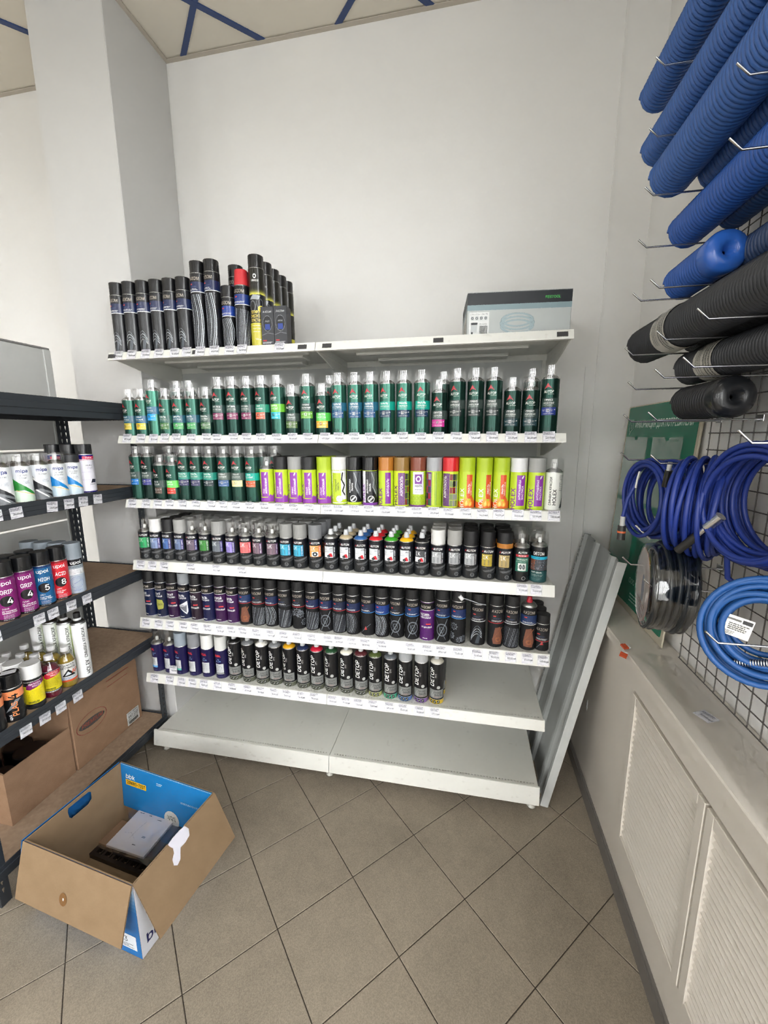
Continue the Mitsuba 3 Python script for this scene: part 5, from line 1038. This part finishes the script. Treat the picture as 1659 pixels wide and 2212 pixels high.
HKS = [(-.223, 2.685), (-.225, 2.515), (-.646, 2.357), (-.653, 2.230), (-.236, 2.363), (-.224, 2.233), (-.343, 2.086), (-.222, 2.089), (-.612, 1.938), (-.418, 1.938), (-.199, 1.939), (-.576, 1.845), (-.433, 1.841), (-.253, 1.831), (-.243, 1.735), (-.420, 1.733), (-.810, 1.679), (-.250, 1.619), (-.465, 1.621), (-.350, 1.309), (-.511, 1.294), (-.801, 1.289)]
hk = MB().tube([(-.264, 0, .022), (-.240, 0, 0), (0, 0, 0)], .0024, n=8).ply('chrome', True); hp = MB().cbox(-.003, .0, -.016, .016, -.006, .012, .001).ply('chrome')
RN = ['uppermost hose', 'second blue hose', 'right upper hose', 'right second hose', 'thick blue hose', 'middle blue hose', 'short blue hose', 'short blue hose', 'labelled black hose', 'long black hose', 'long black hose', 'labelled black bundle', 'second black hose', 'second black hose', 'lowest black hose', 'lowest black hose', 'right dark-blue coil', 'left dark-blue coil', 'middle dark-blue coil', 'wrapped black roll', 'wrapped black roll', 'light blue coil']
for i, (y, z) in enumerate(HKS):
    side = 'near' if (HKS[i][0] < -.3) else 'far'
    h = thing('hook', f'chrome wire hook at the {RN[i]}, {ORD(i + 1)} from the top', 'hook', 'chrome hooks on the wire grid')
    put('prong', hk, h, mat((GX - .004, y, z))); put('clip', hp, h, mat((GX - .004, y, z)))

def spiral(p0, p1, R, r, col, pitch=None, n=18, m=6):
    p0, p1 = np.array(p0, float), np.array(p1, float); L = np.linalg.norm(p1 - p0); pitch = pitch or 2.0 * r
    t = np.linspace(0, 1, int(L / pitch * n)); d = (p1 - p0) / L; a = np.cross(d, [0, 0, 1]); a /= np.linalg.norm(a); b = np.cross(a, d)
    ph = t * L / pitch * 2 * np.pi; Rr = R - r
    return MB().tube(p0 + np.outer(t * L, d) + Rr * (np.outer(np.cos(ph), a) + np.outer(np.sin(ph), b)), r, col, m)
BL, BK_ = '3a66ae', '303236'
H = [('upper left blue spiral hose bundle', (2.150, -.02, 2.742), (2.150, -1.06, 2.742), .050, BL), ('second blue spiral hose bundle from the top', (2.155, -.06, 2.570), (2.155, -1.06, 2.570), .050, BL), ('thickest blue spiral hose bundle, lying left on its hooks', (2.150, -.19, 2.427), (2.150, -1.06, 2.427), .058, BL), ('blue spiral hose bundle between the thickest one and the grid', (2.268, -.20, 2.427), (2.268, -1.06, 2.427), .058, BL),
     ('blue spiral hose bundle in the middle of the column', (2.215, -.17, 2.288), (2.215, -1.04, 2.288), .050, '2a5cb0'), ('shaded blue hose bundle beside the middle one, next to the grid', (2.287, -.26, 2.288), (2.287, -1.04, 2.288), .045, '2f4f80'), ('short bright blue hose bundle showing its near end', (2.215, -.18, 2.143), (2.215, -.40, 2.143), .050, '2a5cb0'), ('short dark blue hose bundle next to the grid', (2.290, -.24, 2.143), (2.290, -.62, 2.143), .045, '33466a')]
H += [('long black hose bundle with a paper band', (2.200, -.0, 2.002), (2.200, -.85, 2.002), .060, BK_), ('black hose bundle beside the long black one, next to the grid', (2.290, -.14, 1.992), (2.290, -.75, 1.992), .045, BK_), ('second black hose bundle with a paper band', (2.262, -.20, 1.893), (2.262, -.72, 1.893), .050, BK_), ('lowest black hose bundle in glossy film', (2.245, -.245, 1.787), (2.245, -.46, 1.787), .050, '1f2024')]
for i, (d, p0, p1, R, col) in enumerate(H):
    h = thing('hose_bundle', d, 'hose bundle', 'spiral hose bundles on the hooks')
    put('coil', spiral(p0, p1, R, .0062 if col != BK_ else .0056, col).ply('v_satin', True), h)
    if i in (8, 10):
        y0 = p0[1] - (.24 if i == 8 else .16); b = MB().lathe([([(R + .001, -.045), (R + .0015, .045)], 'cfcbc2')], 28, frame((p0[0], y0, p0[2]), (1, 0, 0), (0, 0, 1)))
        pb_ = put('paper_band', b.ply('v_satin', True), h, label='white printed paper band')
        A = Art().L(-80, 80, 38, 3, '50504c', 4, 12, 5).L(-80, 80, -4, 3, '8a8a84', 3, 10, 6).R(-60, -30, -34, -14, '2c2c2c')
        b2 = A.cyl((R + .002) * 1000); q4 = frame((p0[0], y0, p0[2]), (0, 0, 1), (-1, 0, 0)); 
        put('print', b2.move(frame((p0[0], y0, p0[2]), (0, 0, -1), (1, 0, 0))).ply('v_satin'), pb_)
    if i in (6, 8, 10, 11):
        e = np.array(p1); nn = frame(e, (1, 0, 0), (0, 0, 1)); mb = MB().lathe([([(R * .995, -.03), (R + .002, 0), (R * .9, .012), (R * .55, .02), (R * .28, .012), (.004, -.01)], '2a5cb0' if i == 6 else '1c1d20')], 24, nn)
        put('film_end', mb.ply('v_gloss', True), h, label='glossy film-wrapped end')

def ring(c, ax, R, r, n=40, ph=0, wob=0.0, sq=1.0):
    a = np.arange(n) * 2 * np.pi / n
    rr = R * (1 + wob * np.sin(2 * a + ph))
    p = np.stack([np.zeros(n) + wob * .02 * np.cos(a + ph), rr * np.cos(a), rr * np.sin(a) * sq], 1)
    Rm = frame((0, 0, 0), ax, (0, 1, 0) if abs(ax[1]) < .9 else (1, 0, 0))
    return p @ Rm[:3, :3].T + np.array(c)
def coil(c, ax, R, width, turns, layers, r, col, seed):
    q = np.random.RandomState(seed); mb = MB(); ax = np.array(ax, float); ax /= np.linalg.norm(ax)
    for l in range(layers):
        for k in range(turns):
            o = (k / max(turns - 1, 1) - .5) * width + q.uniform(-.002, .002)
            a2 = ax + q.uniform(-.09, .09, 3)
            mb.tube(ring(np.array(c) + ax * o + [0, q.uniform(-.004, .004), q.uniform(-.010, .006) + .5 * l * r], a2, R - l * 1.8 * r + q.uniform(-.004, .004), r, ph=q.uniform(0, 6), wob=q.uniform(.0, .05), sq=q.uniform(1.0, 1.08)), r, col, 8, True)
    return mb
DB = '1c3486'
def fitting(mb, p, d, L=.05, col='30302e'):
    p, d = np.array(p, float), np.array(d, float); d /= np.linalg.norm(d)
    mb.tube([p, p + d * L * .45], .0075, 'b8b8b6', 12); mb.tube([p + d * L * .4, p + d * L], .0115, col, 14); return mb
C_ = [('left dark blue hose coil hanging before the green stand', (2.170, -.285, 1.505), (1, .18, 0), .108, .085, 8, 2, 1), ('middle dark blue hose coil with white printing', (2.205, -.47, 1.512), (.8, -.6, .0), .118, .10, 8, 2, 2), ('right dark blue hose coil at the frame edge', (2.235, -.66, 1.545), (1, .25, 0), .125, .10, 7, 2, 3)]
for i, (d, c, ax, R, w_, tn, ly, sd) in enumerate(C_):
    h = thing('hose_coil', d, 'hose coil', 'dark blue air hose coils')
    put('coil', coil(c, ax, R, w_, tn, ly, .0062, DB, sd).ply('v_satin', True), h)
    if i == 0:
        mb = MB().tube([(2.120, -.275, 1.56), (2.098, -.272, 1.50), (2.090, -.27, 1.44)], .0062, DB); put('tail', mb.ply('v_satin', True), h)
        f_ = fitting(MB(), (2.090, -.27, 1.442), (0, 0, -1), .075).tube([(2.09, -.27, 1.395), (2.09, -.27, 1.389)], .0125, 'c8643a', 14); put('coupler', f_.ply('v_gloss', True), h, label='black coupler with orange ring')
        put('tie', MB().tube([(2.118, -.285, 1.585), (2.112, -.290, 1.560), (2.110, -.290, 1.535)], .0030, 'd6d4d0').tube([(2.118, -.30, 1.420), (2.126, -.315, 1.410), (2.150, -.33, 1.385)], .0026, 'd6d4d0').tube([(2.16, -.37, 1.50), (2.19, -.385, 1.504)], .003, 'd6d4d0').ply('v_satin'), h, label='white cable ties')
    if i == 1:
        f_ = fitting(MB(), (2.155, -.565, 1.455), (.35, -.55, .8), .07, '8a8a88'); put('coupler', f_.ply('chrome', True), h, label='chrome quick coupler')
        put('sleeve', MB().tube([(2.130, -.535, 1.405), (2.155, -.565, 1.455)], .010, '22201e', 12).ply('v_satin', True), h, label='black sleeve')
        put('plug', MB().tube([(2.135, -.42, 1.555), (2.135, -.428, 1.60)], .009, '1c1c1e', 12).tube([(2.135, -.428, 1.60), (2.135, -.431, 1.622)], .006, 'c8c8c6', 12).ply('v_gloss', True), h, label='black plug with metal tip')
    if i == 2:
        put('tail', MB().tube([(2.20, -.60, 1.44), (2.215, -.595, 1.36), (2.25, -.62, 1.33), (2.27, -.68, 1.36), (2.265, -.72, 1.43)], .0062, DB).ply('v_satin', True), h)
# wrapped black roll
wr = thing('cable_roll', 'black hose roll wrapped in clear film with a pink-white face label', 'hose roll')
RC, ax = np.array((2.166, -.430, 1.272)), np.array((1, -.23, 0.0)); ax /= np.linalg.norm(ax)
put('winding', coil(RC, ax, .110, .088, 8, 3, .0062, '161c20', 9).ply('v_gloss', True), wr)
RR = frame(RC, np.cross([0, 0, 1.0], -ax), (0, 0, 1)); RR = frame(RC, (-ax[1], ax[0], 0), (0, 0, 1)); RR[:3, 2] = np.cross(RR[:3, 0], RR[:3, 1])
if RR[:3, 2] @ ax > 0: RR = frame(RC, (ax[1], -ax[0], 0), (0, 0, 1))
put('film', MB().lathe([([(.03, .064), (.09, .066), (.118, .058), (.1215, .04), (.1215, -.04), (.118, -.058), (.09, -.066), (.03, -.064)], 'e0e0e0')], 32, RR).ply('film', True), wr, label='clear plastic film')
put('face_label', Art().O(0, 0, 106, 106, 'c9bdb8').O(0, 0, 106, 106, 'b98a78', .96).O(10, -8, 22, 40, '6a6c80').L(-60, 60, -50, 6, '9a5a50', 5, 10).flat(RR @ mat((0, 0, .0595))).ply('v_satin'), wr, label='pinkish white round label')
# light blue coil
lb = thing('hose_coil', 'light blue translucent hose coil with a white label, hanging at the right frame edge', 'hose coil')
LC = np.array((2.205, -.748, 1.296)); LA = np.array((-.50, -.86, .08)); LA /= np.linalg.norm(LA)
put('coil', coil(LC, LA, .101, .045, 4, 4, .0062, '1f5596', 12).ply('v_satin', True), lb)
LR = frame(LC + LA * .022 + np.array((-.036, .021, .004)), (.86, -.50, -.17), (0.1, 0, 1))
put('label', Art().R(-24, 24, -22, 22, 'eeece8').R(-20, 4, 12, 16, '70706c').R(6, 22, 10, 18, '3a3a3a').L(-14, 20, 6, 4, '50504c', 2, 4).L(-20, 0, -12, 3, '8a8a84', 1.4, 3).flat(LR, MB().box(-.024, .024, -.022, .022, -.001, .0001, 'eeece8', R=LR)).ply('v_satin'), lb, label='white printed label')
put('spring_guard', spiral(LC + LA * .030 + [-.03, .02, -.072], LC + LA * .03 + [.030, -.02, -.046], .008, .0016, 'c8ccd0', .0042, 10, 5).ply('tin', True), lb, label='metal spring guard')
t1, t2 = LC + np.array([.02, -.01, .089]), LC + np.array([.05, -.03, -.078])
put('tie', MB().tube(ring(t1, (.86, -.5, 0), .029, .002, 16), .0018, 'b8c8dc', 6, True).tube(ring(t2, (.86, -.5, 0), .029, .002, 16), .0018, 'b8c8dc', 6, True).ply('v_satin', True), lb, label='pale ties')
# film-wrapped plastic profiles on the sill with a ticket
fp = thing('plastic_sleeve', 'long flat clear plastic sleeve with orange-tipped ends lying on the sill', 'plastic sleeve')
gx, gy = np.meshgrid(np.linspace(0, 1, 50), np.linspace(0, 1, 12), indexing='ij')
px_ = 2.205 + .115 * gy + .02 * np.sin(gx * 5); py_ = -.17 - 1.0 * gx; pz_ = .928 + .012 * meshkit.fbm(np.stack([gx * 9, gy * 14, gx * 0], -1), 3) * np.sin(np.pi * gy)
put('film', MB().add(np.stack([px_, py_, pz_], -1).reshape(-1, 3), [[i * 12 + j, (i + 1) * 12 + j, (i + 1) * 12 + j + 1, i * 12 + j + 1] for i in range(49) for j in range(11)]).ply('film', True), fp)
for k, (x, y, a) in enumerate(((2.190, -.135, .3), (2.168, -.185, 1.0))):
    R = mat((x, y, .932 - .006 * k), rz=a, rx=.2, ry=-.35 * k)
    put('tip', MB().cbox(-.006, .016, -.011, .011, 0, .006, .002, 'd0cdc8').box(-.012, .006, -.0115, .0115, -.0004, .0064, 'c4502c').move(R).ply('v_satin'), fp, label='orange and white end tag')
R = frame((2.258, -.520, .9415), (.42, -.9, 0), (.9, .42, 0))
put('price_ticket', TICK[2], None, R, 'white price ticket lying on the clear sleeve on the window sill', 'price ticket')
put('wall_putty', MB().tm(trimesh.creation.icosphere(2, 1.0)).move(np.diag([.003, .012, .028, 1.0]) if 0 else mat((XR, .26, .42)) @ np.diag([.003, .011, .028, 1.0])).ply('paint', True), label='small white putty patch on the low wall beside the leaning panel', cat='putty patch')
